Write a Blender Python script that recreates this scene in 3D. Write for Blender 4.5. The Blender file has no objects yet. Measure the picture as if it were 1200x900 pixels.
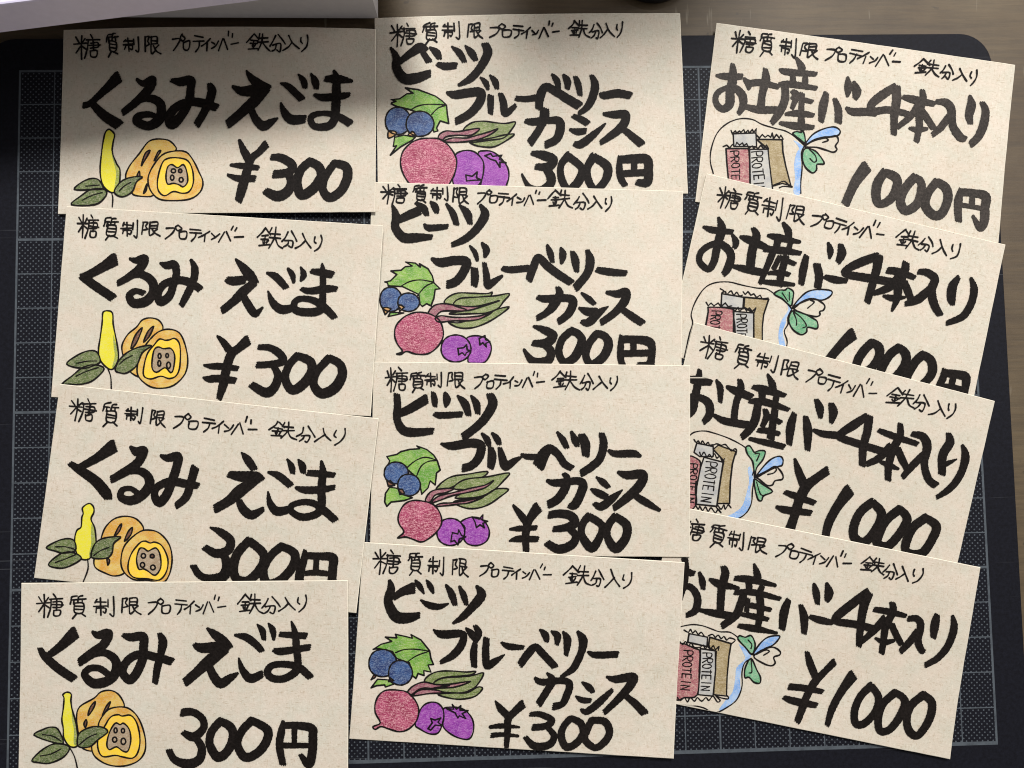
# Twelve hand-lettered price cards fanned out in three columns on a black cutting mat, seen from above.
import bpy, math, random
import numpy as np
from mathutils import Matrix, Vector
from mathutils.geometry import tessellate_polygon

random.seed(7)
rng = np.random.default_rng(7)
S = bpy.context.scene
CM = 0.01                                    # the plan below is in centimetres, the scene in metres

# ------------------------------------------------------------------ camera
CAM = dict(x=-0.3002, y=-0.5945, z=21.4775, a=0.0549, b=-0.0241, c=-0.0185, f=867.0)   # cm, radians, pixels of a 1200 wide frame
ROT = (Matrix.Rotation(CAM['c'], 3, 'Z') @ Matrix.Rotation(CAM['b'], 3, 'Y') @ Matrix.Rotation(CAM['a'], 3, 'X'))
cam_data = bpy.data.cameras.new('camera')
cam = bpy.data.objects.new('camera', cam_data)
S.collection.objects.link(cam)
cam_data.sensor_width = 36.0
cam_data.lens = CAM['f'] / 1200 * 36
cam_data.clip_start = 0.005
cam_data.clip_end = 20
cam.matrix_world = Matrix.Translation((CAM['x']*CM, CAM['y']*CM, CAM['z']*CM)) @ ROT.to_4x4()
S.camera = cam

# ------------------------------------------------------------------ world, lamps, exposure
world = bpy.data.worlds.new('World'); S.world = world
world.use_nodes = True
bg = world.node_tree.nodes['Background']
bg.inputs['Color'].default_value = (1.0, 0.96, 0.93, 1)
bg.inputs['Strength'].default_value = 0.26

def area_lamp(name, direction, dist, size, power, color):
    d = Vector(direction).normalized()
    l = bpy.data.lights.new(name, 'AREA'); l.shape = 'RECTANGLE'
    l.size = size[0]; l.size_y = size[1]; l.energy = power; l.color = color
    o = bpy.data.objects.new(name, l); S.collection.objects.link(o)
    o.location = d * dist
    o.rotation_euler = d.to_track_quat('Z', 'Y').to_euler()
    return o
area_lamp('window_light', (0.10, 0.58, 0.81), 1.2, (0.34, 0.30), 20.5, (1.0, 0.975, 0.94))
area_lamp('side_fill_light', (0.80, 0.42, 0.62), 0.62, (0.30, 0.30), 1.0, (1.0, 0.97, 0.94))  # added fill: brightens the right side and puts glare on the ink
S.view_settings.view_transform = 'Standard'
S.view_settings.look = 'None'
S.view_settings.exposure = 0.0
S.view_settings.gamma = 1.0
S.cycles.max_bounces = 6
S.cycles.filter_width = 1.1

# ------------------------------------------------------------------ helpers
def srgb(r, g, b):
    f = lambda c: (c/255/12.92) if c/255 <= 0.04045 else ((c/255+0.055)/1.055)**2.4
    return (f(r), f(g), f(b), 1)

def mat(name):
    m = bpy.data.materials.new(name); m.use_nodes = True
    nt = m.node_tree; b = nt.nodes['Principled BSDF']
    return m, nt, b
def N(nt, t, **kw):
    n = nt.nodes.new(t)
    for k, v in kw.items():
        if k.startswith('_'): setattr(n, k[1:], v)
        else: n.inputs[k.replace('__', ' ')].default_value = v
    return n
def ramp(nt, stops):
    r = nt.nodes.new('ShaderNodeValToRGB')
    e = r.color_ramp.elements
    e[0].position, e[0].color = stops[0]; e[1].position, e[1].color = stops[1]
    for p, c in stops[2:]:
        x = e.new(p); x.color = c
    return r
def coords(nt, scale=(1, 1, 1)):
    t = nt.nodes.new('ShaderNodeTexCoord'); m = nt.nodes.new('ShaderNodeMapping')
    m.inputs['Scale'].default_value = scale
    # every sheet has its own stretch of the pattern
    i = nt.nodes.new('ShaderNodeObjectInfo'); a = nt.nodes.new('ShaderNodeVectorMath'); a.operation = 'ADD'
    nt.links.new(t.outputs['Object'], a.inputs[0]); nt.links.new(i.outputs['Random'], a.inputs[1])
    nt.links.new(a.outputs[0], m.inputs['Vector'])
    return m.outputs['Vector']
def mix(nt, fac, a, b, mode='MIX'):
    m = nt.nodes.new('ShaderNodeMix'); m.data_type = 'RGBA'; m.blend_type = mode
    for sock, v in ((m.inputs[0], fac), (m.inputs[6], a), (m.inputs[7], b)):
        if hasattr(v, 'links'): nt.links.new(v, sock)
        else: sock.default_value = v
    return m.outputs[2]
def math_(nt, op, a, b=0.0, c=0.0):
    m = nt.nodes.new('ShaderNodeMath'); m.operation = op
    for i, v in enumerate((a, b, c)):
        if hasattr(v, 'links'): nt.links.new(v, m.inputs[i])
        else: m.inputs[i].default_value = v
    return m.outputs[0]
def tag(o, label=None, category=None, group=None, kind=None):
    if label: o['label'] = label
    if category: o['category'] = category
    if group: o['group'] = group
    if kind: o['kind'] = kind
    return o
def link(name, me, parent=None, mats=()):
    o = bpy.data.objects.new(name, me); S.collection.objects.link(o)
    for m in mats: me.materials.append(m)
    if parent: o.parent = parent
    return o

def px_plane(px, plane, off=0.0):
    """photograph pixels (N,2) -> points in cm on the plane z = a x + b y + c, lifted by off"""
    px = np.asarray(px, float).reshape(-1, 2)
    d = np.stack([(px[:, 0]-600)/CAM['f'], -(px[:, 1]-450)/CAM['f'], -np.ones(len(px))], 1) @ np.array(ROT).T
    o = np.array([CAM['x'], CAM['y'], CAM['z']])
    a, b, c = plane; c = c + off
    t = (a*o[0] + b*o[1] + c - o[2]) / (d[:, 2] - a*d[:, 0] - b*d[:, 1])
    return o + d*t[:, None]

# ------------------------------------------------------------------ materials
def paper_material():
    m, nt, b = mat('recycled_card')
    v = coords(nt)
    n1 = N(nt, 'ShaderNodeTexNoise', Scale=900.0, Detail=4.0, Roughness=0.7)
    n2 = N(nt, 'ShaderNodeTexNoise', Scale=170.0, Detail=3.0, Roughness=0.6)
    n3 = N(nt, 'ShaderNodeTexNoise', Scale=2600.0, Detail=2.0)
    for n in (n1, n2, n3): nt.links.new(v, n.inputs['Vector'])
    base = ramp(nt, [(0.28, srgb(181, 173, 160)), (0.72, srgb(198, 192, 181))])
    nt.links.new(n1.outputs['Fac'], base.inputs['Fac'])
    tint = ramp(nt, [(0.36, srgb(199, 184, 169)), (0.64, srgb(184, 182, 167))])
    nt.links.new(n2.outputs['Fac'], tint.inputs['Fac'])
    col = mix(nt, 0.42, base.outputs['Color'], tint.outputs['Color'])
    # pulp: darker and paler threads, long in both directions of the sheet
    for sc, c, th in (((700, 3200, 1), srgb(150, 132, 108), 0.69), ((3000, 650, 1), srgb(160, 143, 118), 0.69), ((2400, 800, 1), srgb(214, 206, 192), 0.71)):
        w = N(nt, 'ShaderNodeTexNoise', Scale=1.0, Detail=2.0)
        nt.links.new(coords(nt, sc), w.inputs['Vector'])
        r = ramp(nt, [(th-0.10, (0, 0, 0, 1)), (th+0.05, (0.5, 0.5, 0.5, 1))])
        nt.links.new(w.outputs['Fac'], r.inputs['Fac'])
        col = mix(nt, r.outputs['Color'], col, c)
    sp = N(nt, 'ShaderNodeTexVoronoi', Scale=260.0)
    nt.links.new(v, sp.inputs['Vector'])
    rs = ramp(nt, [(0.035, (1, 1, 1, 1)), (0.07, (0, 0, 0, 1))]); nt.links.new(sp.outputs['Distance'], rs.inputs['Fac'])
    gate = N(nt, 'ShaderNodeTexNoise', Scale=130.0); nt.links.new(v, gate.inputs['Vector'])
    g = math_(nt, 'GREATER_THAN', gate.outputs['Fac'], 0.60)
    col = mix(nt, math_(nt, 'MULTIPLY', math_(nt, 'MULTIPLY', rs.outputs['Color'], g), 0.55), col, srgb(120, 88, 66))
    cloud = N(nt, 'ShaderNodeTexNoise', Scale=38.0, Detail=3.0, Roughness=0.6); nt.links.new(v, cloud.inputs['Vector'])
    rc = ramp(nt, [(0.32, (0.95, 0.94, 0.92, 1)), (0.68, (1.03, 1.03, 1.03, 1))]); nt.links.new(cloud.outputs['Fac'], rc.inputs['Fac'])
    col = mix(nt, 1.0, col, rc.outputs['Color'], 'MULTIPLY')
    oi = nt.nodes.new('ShaderNodeObjectInfo')
    ro = ramp(nt, [(0.0, (0.96, 0.955, 0.95, 1)), (1.0, (1.02, 1.02, 1.02, 1))]); nt.links.new(oi.outputs['Random'], ro.inputs['Fac'])
    col = mix(nt, 1.0, col, ro.outputs['Color'], 'MULTIPLY')
    nt.links.new(col, b.inputs['Base Color'])
    b.inputs['Roughness'].default_value = 0.88
    b.inputs['Specular IOR Level'].default_value = 0.25
    h = math_(nt, 'ADD', n1.outputs['Fac'], math_(nt, 'MULTIPLY', n3.outputs['Fac'], 0.6))
    bp = N(nt, 'ShaderNodeBump', Strength=0.6, Distance=0.00012)
    nt.links.new(h, bp.inputs['Height']); nt.links.new(bp.outputs['Normal'], b.inputs['Normal'])
    return m
def edge_material():
    m, nt, b = mat('card_cut_edge')
    b.inputs['Base Color'].default_value = srgb(224, 216, 198); b.inputs['Roughness'].default_value = 0.8
    return m
def ink_material(name, c, rough=0.62):
    m, nt, b = mat(name)
    n = N(nt, 'ShaderNodeTexNoise', Scale=1500.0, Detail=3.0, Roughness=0.7); nt.links.new(coords(nt), n.inputs['Vector'])
    n2 = N(nt, 'ShaderNodeTexNoise', Scale=110.0, Detail=3.0); nt.links.new(coords(nt), n2.inputs['Vector'])
    f = math_(nt, 'ADD', math_(nt, 'MULTIPLY', n.outputs['Fac'], 0.7), math_(nt, 'MULTIPLY', n2.outputs['Fac'], 0.3))
    r = ramp(nt, [(0.42, srgb(*c)), (0.68, srgb(*[int(x*1.3+14) for x in c]))])
    nt.links.new(f, r.inputs['Fac']); nt.links.new(r.outputs['Color'], b.inputs['Base Color'])
    b.inputs['Roughness'].default_value = rough; b.inputs['Specular IOR Level'].default_value = 0.10
    bp = N(nt, 'ShaderNodeBump', Strength=0.35, Distance=0.00008)
    nt.links.new(n.outputs['Fac'], bp.inputs['Height']); nt.links.new(bp.outputs['Normal'], b.inputs['Normal'])
    return m
def pencil_material(name, c, c2=None, gaps=0.5, angle=0.6, under=(200, 188, 168)):
    """coloured pencil: strokes of pigment with bare paper showing between"""
    m, nt, b = mat(name)
    c2 = c2 or c
    k = 1.0 if name in ('pencil_yellow', 'pencil_lemon', 'pencil_sky', 'pencil_grey') else 0.88
    c, c2 = [tuple(x*k for x in q) for q in (c, c2)]
    t = nt.nodes.new('ShaderNodeTexCoord'); mp = nt.nodes.new('ShaderNodeMapping')
    oi = nt.nodes.new('ShaderNodeObjectInfo'); va = nt.nodes.new('ShaderNodeVectorMath'); va.operation = 'ADD'
    mp.inputs['Rotation'].default_value = (0, 0, angle); mp.inputs['Scale'].default_value = (1100, 5200, 1)
    nt.links.new(t.outputs['Object'], va.inputs[0]); nt.links.new(oi.outputs['Random'], va.inputs[1]); nt.links.new(va.outputs[0], mp.inputs['Vector'])
    n = N(nt, 'ShaderNodeTexNoise', Scale=1.0, Detail=3.0, Roughness=0.65); nt.links.new(mp.outputs['Vector'], n.inputs['Vector'])
    g = N(nt, 'ShaderNodeTexNoise', Scale=3300.0, Detail=2.0); nt.links.new(coords(nt), g.inputs['Vector'])
    big = N(nt, 'ShaderNodeTexNoise', Scale=330.0, Detail=2.0); nt.links.new(coords(nt), big.inputs['Vector'])
    tone = ramp(nt, [(0.38, srgb(*c)), (0.62, srgb(*c2))]); nt.links.new(big.outputs['Fac'], tone.inputs['Fac'])
    f = math_(nt, 'ADD', math_(nt, 'MULTIPLY', n.outputs['Fac'], 0.55), math_(nt, 'MULTIPLY', g.outputs['Fac'], 0.45))
    r = ramp(nt, [(0.46, (0, 0, 0, 1)), (0.66, (gaps, gaps, gaps, 1))]); nt.links.new(f, r.inputs['Fac'])
    nt.links.new(mix(nt, r.outputs['Color'], tone.outputs['Color'], srgb(*under)), b.inputs['Base Color'])
    b.inputs['Roughness'].default_value = 0.7
    return m

PAPER = paper_material(); EDGE = edge_material()
INK = ink_material('brush_pen_ink', (13, 9, 7)); PEN = ink_material('fine_pen_ink', (12, 9, 9), 0.65)
INK_GLARE = ink_material('brush_pen_ink_glare', (40, 36, 33), 0.5)  # same ink, its glare on the top right card put into a paler colour
PENCIL = {
 'tan': pencil_material('pencil_tan', (216, 158, 46), (226, 190, 88), 0.45),
 'yellow': pencil_material('pencil_yellow', (226, 190, 26), (220, 180, 50), 0.25),
 'lemon': pencil_material('pencil_lemon', (206, 196, 16), (208, 200, 44), 0.3, 1.4),
 'lime': pencil_material('pencil_lime', (132, 148, 40), (160, 170, 60), 0.5, 1.4),
 'core': pencil_material('pencil_grey_brown', (158, 134, 104), (172, 150, 122), 0.5),
 'brown': pencil_material('pencil_brown', (92, 52, 28), (112, 62, 34), 0.2),
 'olive': pencil_material('pencil_olive', (62, 84, 26), (96, 114, 54), 0.45),
 'green': pencil_material('pencil_green', (84, 150, 26), (130, 178, 62), 0.5, 1.2),
 'blue': pencil_material('pencil_blue', (12, 42, 100), (36, 76, 134), 0.5, 1.5, (150, 168, 190)),
 'orange': pencil_material('pencil_orange', (176, 120, 54), (196, 148, 80), 0.4),
 'purple': pencil_material('pencil_purple', (130, 26, 150), (150, 54, 164), 0.45, 1.6, (206, 158, 206)),
 'beet': pencil_material('pencil_crimson', (140, 18, 66), (164, 48, 92), 1.0, 0.5, (212, 158, 166)),
 'plum': pencil_material('pencil_plum', (134, 60, 86), (150, 84, 102), 0.5, 0.2),
 'sage': pencil_material('pencil_sage', (92, 114, 44), (124, 140, 78), 0.5),
 'sky': pencil_material('pencil_sky', (96, 142, 198), (140, 170, 206), 0.55),
 'mint': pencil_material('pencil_mint', (66, 150, 102), (112, 174, 134), 0.45),
 'pink': pencil_material('pencil_pink', (150, 72, 84), (172, 104, 110), 0.6, 1.5),
 'grey': pencil_material('pencil_grey', (146, 147, 148), (166, 165, 160), 0.4),
 'ochre': pencil_material('pencil_ochre', (148, 128, 84), (164, 146, 106), 0.5, 1.4),
}

# ------------------------------------------------------------------ table and cutting mat
def table_material():
    m, nt, b = mat('worn_wood')
    n = N(nt, 'ShaderNodeTexNoise', Scale=1.0, Detail=7.0, Roughness=0.65, Distortion=0.4); nt.links.new(coords(nt, (14, 190, 14)), n.inputs['Vector'])
    n2 = N(nt, 'ShaderNodeTexNoise', Scale=22.0, Detail=5.0, Roughness=0.65); nt.links.new(coords(nt), n2.inputs['Vector'])
    n3 = N(nt, 'ShaderNodeTexNoise', Scale=1.0, Detail=4.0, Roughness=0.7); nt.links.new(coords(nt, (60, 800, 60)), n3.inputs['Vector'])
    r = ramp(nt, [(0.30, srgb(58, 43, 22)), (0.72, srgb(74, 59, 35))]); nt.links.new(n.outputs['Fac'], r.inputs['Fac'])
    r2 = ramp(nt, [(0.35, srgb(60, 45, 24)), (0.68, srgb(88, 75, 54))]); nt.links.new(n2.outputs['Fac'], r2.inputs['Fac'])
    c = mix(nt, 0.62, r.outputs['Color'], r2.outputs['Color'])
    r3 = ramp(nt, [(0.35, (0.72, 0.72, 0.72, 1)), (0.62, (1.08, 1.08, 1.08, 1))]); nt.links.new(n3.outputs['Fac'], r3.inputs['Fac'])
    c = mix(nt, 0.8, c, r3.outputs['Color'], 'MULTIPLY')
    # pale scuffs and dark pits
    n4 = N(nt, 'ShaderNodeTexNoise', Scale=1.0, Detail=2.0); nt.links.new(coords(nt, (500, 60, 60)), n4.inputs['Vector'])
    r4 = ramp(nt, [(0.70, (0, 0, 0, 1)), (0.76, (0.35, 0.35, 0.35, 1))]); nt.links.new(n4.outputs['Fac'], r4.inputs['Fac'])
    c = mix(nt, r4.outputs['Color'], c, srgb(136, 128, 112))
    n5 = N(nt, 'ShaderNodeTexNoise', Scale=260.0, Detail=3.0); nt.links.new(coords(nt), n5.inputs['Vector'])
    r5 = ramp(nt, [(0.68, (0, 0, 0, 1)), (0.74, (0.6, 0.6, 0.6, 1))]); nt.links.new(n5.outputs['Fac'], r5.inputs['Fac'])
    c = mix(nt, r5.outputs['Color'], c, srgb(40, 32, 22))
    nt.links.new(c, b.inputs['Base Color']); b.inputs['Roughness'].default_value = 0.6
    bp = N(nt, 'ShaderNodeBump', Strength=0.3, Distance=0.0002); nt.links.new(n3.outputs['Fac'], bp.inputs['Height'])
    nt.links.new(bp.outputs['Normal'], b.inputs['Normal'])
    return m

def prism(pts, z0, z1, bevel=0.0):
    """closed outline in cm -> solid mesh, with a small rounded upper rim"""
    pts = [Vector((x, y)) for x, y in pts]; n = len(pts)
    rings = [(0.0, z0)]
    if bevel: rings += [(0.0, z1-bevel), (bevel*0.3, z1-bevel*0.3), (bevel, z1)]
    else: rings += [(0.0, z1)]
    c = sum(pts, Vector((0, 0)))/n
    V, F = [], []
    for ins, z in rings:
        for i, p in enumerate(pts):
            a, b_ = pts[i-1], pts[(i+1) % n]
            t1 = (p-a).normalized(); t2 = (b_-p).normalized()
            nrm = Vector((-(t1+t2).y, (t1+t2).x)).normalized()
            k = 1/max(0.5, nrm.dot(Vector((-t1.y, t1.x))))
            q = p + nrm*ins*k
            V.append((q.x*CM, q.y*CM, z*CM))
    for r in range(len(rings)-1):
        for i in range(n):
            j = (i+1) % n
            F.append((r*n+i, r*n+j, (r+1)*n+j, (r+1)*n+i))
    F.append(tuple(range(n-1, -1, -1))); F.append(tuple(range((len(rings)-1)*n, len(rings)*n)))
    me = bpy.data.meshes.new('solid'); me.from_pydata(V, [], F); me.update()
    return me
def rounded(x0, y0, x1, y1, r, k=10):
    P = []
    for cx, cy, a0 in ((x1-r, y0+r, -90), (x1-r, y1-r, 0), (x0+r, y1-r, 90), (x0+r, y0+r, 180)):
        for i in range(k+1):
            a = math.radians(a0+90*i/k); P.append((cx+r*math.cos(a), cy+r*math.sin(a)))
    return P

MAT_T = 0.22
table = link('tabletop', prism(rounded(-45, -35, 45, 40, 2), -MAT_T-2.4, -MAT_T, 0.2), None, [table_material()])
tag(table, kind='structure')

def mat_material():
    m, nt, b = mat('cutting_mat_vinyl')
    t = nt.nodes.new('ShaderNodeTexCoord'); s = nt.nodes.new('ShaderNodeSeparateXYZ'); nt.links.new(t.outputs['Object'], s.inputs[0])
    X = math_(nt, 'MULTIPLY', s.outputs['X'], 100.0); Y = math_(nt, 'MULTIPLY', s.outputs['Y'], 100.0)   # cm from the grid's centre
    X = math_(nt, 'ADD', X, 14.0); Y = math_(nt, 'SUBTRACT', 10.0, Y)
    def near(v, period, w):      # 1 where v lies within w of a multiple of period
        d = math_(nt, 'PINGPONG', v, period/2)
        return math_(nt, 'LESS_THAN', d, w)
    def band(v, lo, hi):
        return math_(nt, 'MULTIPLY', math_(nt, 'GREATER_THAN', v, lo), math_(nt, 'LESS_THAN', v, hi))
    inside = math_(nt, 'MULTIPLY', band(X, -0.03, 28.03), band(Y, -0.03, 20.05))
    thin = math_(nt, 'MAXIMUM', near(X, 1.0, 0.015), near(Y, 1.0, 0.016))
    heavy = math_(nt, 'MAXIMUM', near(X, 5.0, 0.026), near(Y, 5.0, 0.036))
    rim = math_(nt, 'SUBTRACT', 1.0, math_(nt, 'MULTIPLY', band(X, 0.028, 27.968), band(Y, 0.025, 19.95)))
    lines = math_(nt, 'MAXIMUM', math_(nt, 'MAXIMUM', thin, heavy), rim)
    # staggered dots
    P = 0.1563
    def dots(ox, oy):
        dx = math_(nt, 'SUBTRACT', math_(nt, 'WRAP', math_(nt, 'ADD', X, ox), P, 0.0), P/2)
        dy = math_(nt, 'SUBTRACT', math_(nt, 'WRAP', math_(nt, 'ADD', Y, oy), P, 0.0), P/2)
        r2 = math_(nt, 'ADD', math_(nt, 'MULTIPLY', dx, dx), math_(nt, 'MULTIPLY', dy, dy))
        return math_(nt, 'LESS_THAN', r2, 0.022**2)
    dd = math_(nt, 'MAXIMUM', dots(0, 0), dots(P/2, P/2))
    wear = N(nt, 'ShaderNodeTexNoise', Scale=260.0, Detail=4.0, Roughness=0.7); nt.links.new(t.outputs['Object'], wear.inputs['Vector'])
    wr = ramp(nt, [(0.30, (0.55, 0.55, 0.55, 1)), (0.55, (1, 1, 1, 1))]); nt.links.new(wear.outputs['Fac'], wr.inputs['Fac'])
    fac = math_(nt, 'MULTIPLY', math_(nt, 'MULTIPLY', math_(nt, 'MAXIMUM', lines, dd), inside), wr.outputs['Color'])
    dust = N(nt, 'ShaderNodeTexNoise', Scale=900.0, Detail=3.0, Roughness=0.8); nt.links.new(t.outputs['Object'], dust.inputs['Vector'])
    dr = ramp(nt, [(0.35, srgb(12, 12, 18)), (0.66, srgb(20, 21, 29))]); nt.links.new(dust.outputs['Fac'], dr.inputs['Fac'])
    base = dr.outputs['Color']
    fl = N(nt, 'ShaderNodeTexVoronoi', Scale=190.0); nt.links.new(t.outputs['Object'], fl.inputs['Vector'])
    gate = N(nt, 'ShaderNodeTexNoise', Scale=300.0); nt.links.new(t.outputs['Object'], gate.inputs['Vector'])
    speck = math_(nt, 'MULTIPLY', math_(nt, 'LESS_THAN', fl.outputs['Distance'], 0.045), math_(nt, 'GREATER_THAN', gate.outputs['Fac'], 0.66))
    base = mix(nt, math_(nt, 'MULTIPLY', speck, 0.35), base, srgb(150, 152, 158))
    cut = N(nt, 'ShaderNodeTexNoise', Scale=1.0, Detail=1.0); nt.links.new(coords(nt, (26, 2600, 1)), cut.inputs['Vector'])
    cr = ramp(nt, [(0.735, (0, 0, 0, 1)), (0.76, (0.16, 0.16, 0.16, 1))]); nt.links.new(cut.outputs['Fac'], cr.inputs['Fac'])
    base = mix(nt, cr.outputs['Color'], base, srgb(140, 144, 150))
    nt.links.new(mix(nt, fac, base, srgb(74, 80, 86)), b.inputs['Base Color'])
    b.inputs['Roughness'].default_value = 0.6; b.inputs['Specular IOR Level'].default_value = 0.12
    bp = N(nt, 'ShaderNodeBump', Strength=0.25, Distance=0.0001); nt.links.new(dust.outputs['Fac'], bp.inputs['Height'])
    nt.links.new(bp.outputs['Normal'], b.inputs['Normal'])
    return m
mo = link('cutting_mat', prism(rounded(-15.1, -11.6, 14.95, 10.98, 0.95), -MAT_T, 0.0, 0.03), None, [mat_material()])
tag(mo, 'black cutting mat printed with grey centimetre grid and dots, under all cards', 'cutting mat')

# ------------------------------------------------------------------ white boxes and the black round foot at the top edge, plus an added shade plate
def white_material(name, c, rough):
    m, nt, b = mat(name)
    n = N(nt, 'ShaderNodeTexNoise', Scale=500.0, Detail=3.0); nt.links.new(coords(nt), n.inputs['Vector'])
    r = ramp(nt, [(0.3, srgb(*c)), (0.7, srgb(*[min(255, x+6) for x in c]))]); nt.links.new(n.outputs['Fac'], r.inputs['Fac'])
    nt.links.new(r.outputs['Color'], b.inputs['Base Color']); b.inputs['Roughness'].default_value = rough
    bp = N(nt, 'ShaderNodeBump', Strength=0.12, Distance=0.0001); nt.links.new(n.outputs['Fac'], bp.inputs['Height']); nt.links.new(bp.outputs['Normal'], b.inputs['Normal'])
    return m
H1, H2 = 2.9, 1.1
fl = px_plane([(-60, 19.5), (443, 21.5)], (0, 0, 0))          # foot of the lower box's front
A, B = fl[0][:2], fl[1][:2]; u = (B-A)/np.linalg.norm(B-A); v = np.array([-u[1], u[0]])
low = [A - u*6, B, B + v*9, A - u*6 + v*9]
low = [tuple(p) for p in low]
o = link('white_box', prism(low, 0.004, H1, 0.03), None, [white_material('white_board', (196, 192, 192), 0.6)])
tag(o, 'white cardboard box lying on the mat, under the tilted white lid', 'box')
fu = px_plane([(0, 38), (305, 0)], (0, 0, H1+0.002))
A, B = fu[0][:2], fu[1][:2]; u = (B-A)/np.linalg.norm(B-A); v = np.array([-u[1], u[0]])
up = [tuple(A - u*7), tuple(B + u*4.2), tuple(B + u*4.2 + v*8), tuple(A - u*7 + v*8)]
o = link('white_box', prism(up, H1+0.002, H1+H2, 0.05), None, [white_material('white_gloss_board', (208, 203, 226), 0.45)])
tag(o, 'flat pale lavender-white box lying askew on top of the other white box', 'box')

def lathe(profile, cx, cy, seg=64):
    V, F = [], []
    for r, z in profile:
        for i in range(seg):
            a = 2*math.pi*i/seg; V.append(((cx+r*math.cos(a))*CM, (cy+r*math.sin(a))*CM, z*CM))
    for k in range(len(profile)-1):
        for i in range(seg):
            j = (i+1) % seg; F.append((k*seg+i, k*seg+j, (k+1)*seg+j, (k+1)*seg+i))
    F.append(tuple(range(seg-1, -1, -1))); F.append(tuple(range((len(profile)-1)*seg, len(profile)*seg)))
    me = bpy.data.meshes.new('turned'); me.from_pydata(V, [], F)
    me.polygons.foreach_set('use_smooth', [True]*len(me.polygons)); me.update()
    return me
jc = px_plane([(764, -42)], (0, 0, -MAT_T))[0]
m, nt, b = mat('black_plastic')
b.inputs['Base Color'].default_value = srgb(22, 22, 26); b.inputs['Roughness'].default_value = 0.4
JX, JY, T0 = jc[0], jc[1], -MAT_T
root = bpy.data.objects.new('foot_with_shade_plate', None); S.collection.objects.link(root); root.empty_display_size = 0.02
tag(root, 'black round foot on the wooden table at the top edge, with unseen shade plate added', 'stand')
link('foot', lathe([(1.1, T0+.003), (1.26, T0+.05), (1.28, T0+.35), (1.2, T0+.55), (0.9, T0+.68), (0.3, T0+.72)], JX, JY), root, [m])
def bar(p, q, w):
    p, q = Vector(p), Vector(q); d = (q-p).normalized(); s1 = d.orthogonal().normalized(); s2 = d.cross(s1)
    V = [tuple((c + (s1*math.cos(a)+s2*math.sin(a))*w)*CM) for c in (p, q) for a in [2*math.pi*k/16 for k in range(16)]]
    F = [(k, (k+1) % 16, 16+(k+1) % 16, 16+k) for k in range(16)] + [tuple(range(15, -1, -1)), tuple(range(16, 32))]
    me = bpy.data.meshes.new('bar'); me.from_pydata(V, [], F); me.update(); return me
link('stem', bar((JX, JY, T0+.7), (JX-0.9, JY+4.8, 8.0), 0.3), root, [m])  # added out of view, only carries the plate
pm = prism(rounded(-3.5, -2.9, 3.5, 2.9, 0.6), -0.35, 0.35, 0.08)
pl = link('shade_plate', pm, root, [m])  # unseen, added to cast the soft shade on the top middle card
pl.matrix_world = Matrix.Translation(((JX-0.9)*CM, (JY+5.1)*CM, 8.4*CM)) @ Matrix.Rotation(math.radians(17), 4, 'Z') @ Matrix.Rotation(math.radians(-35), 4, 'X')
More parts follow.
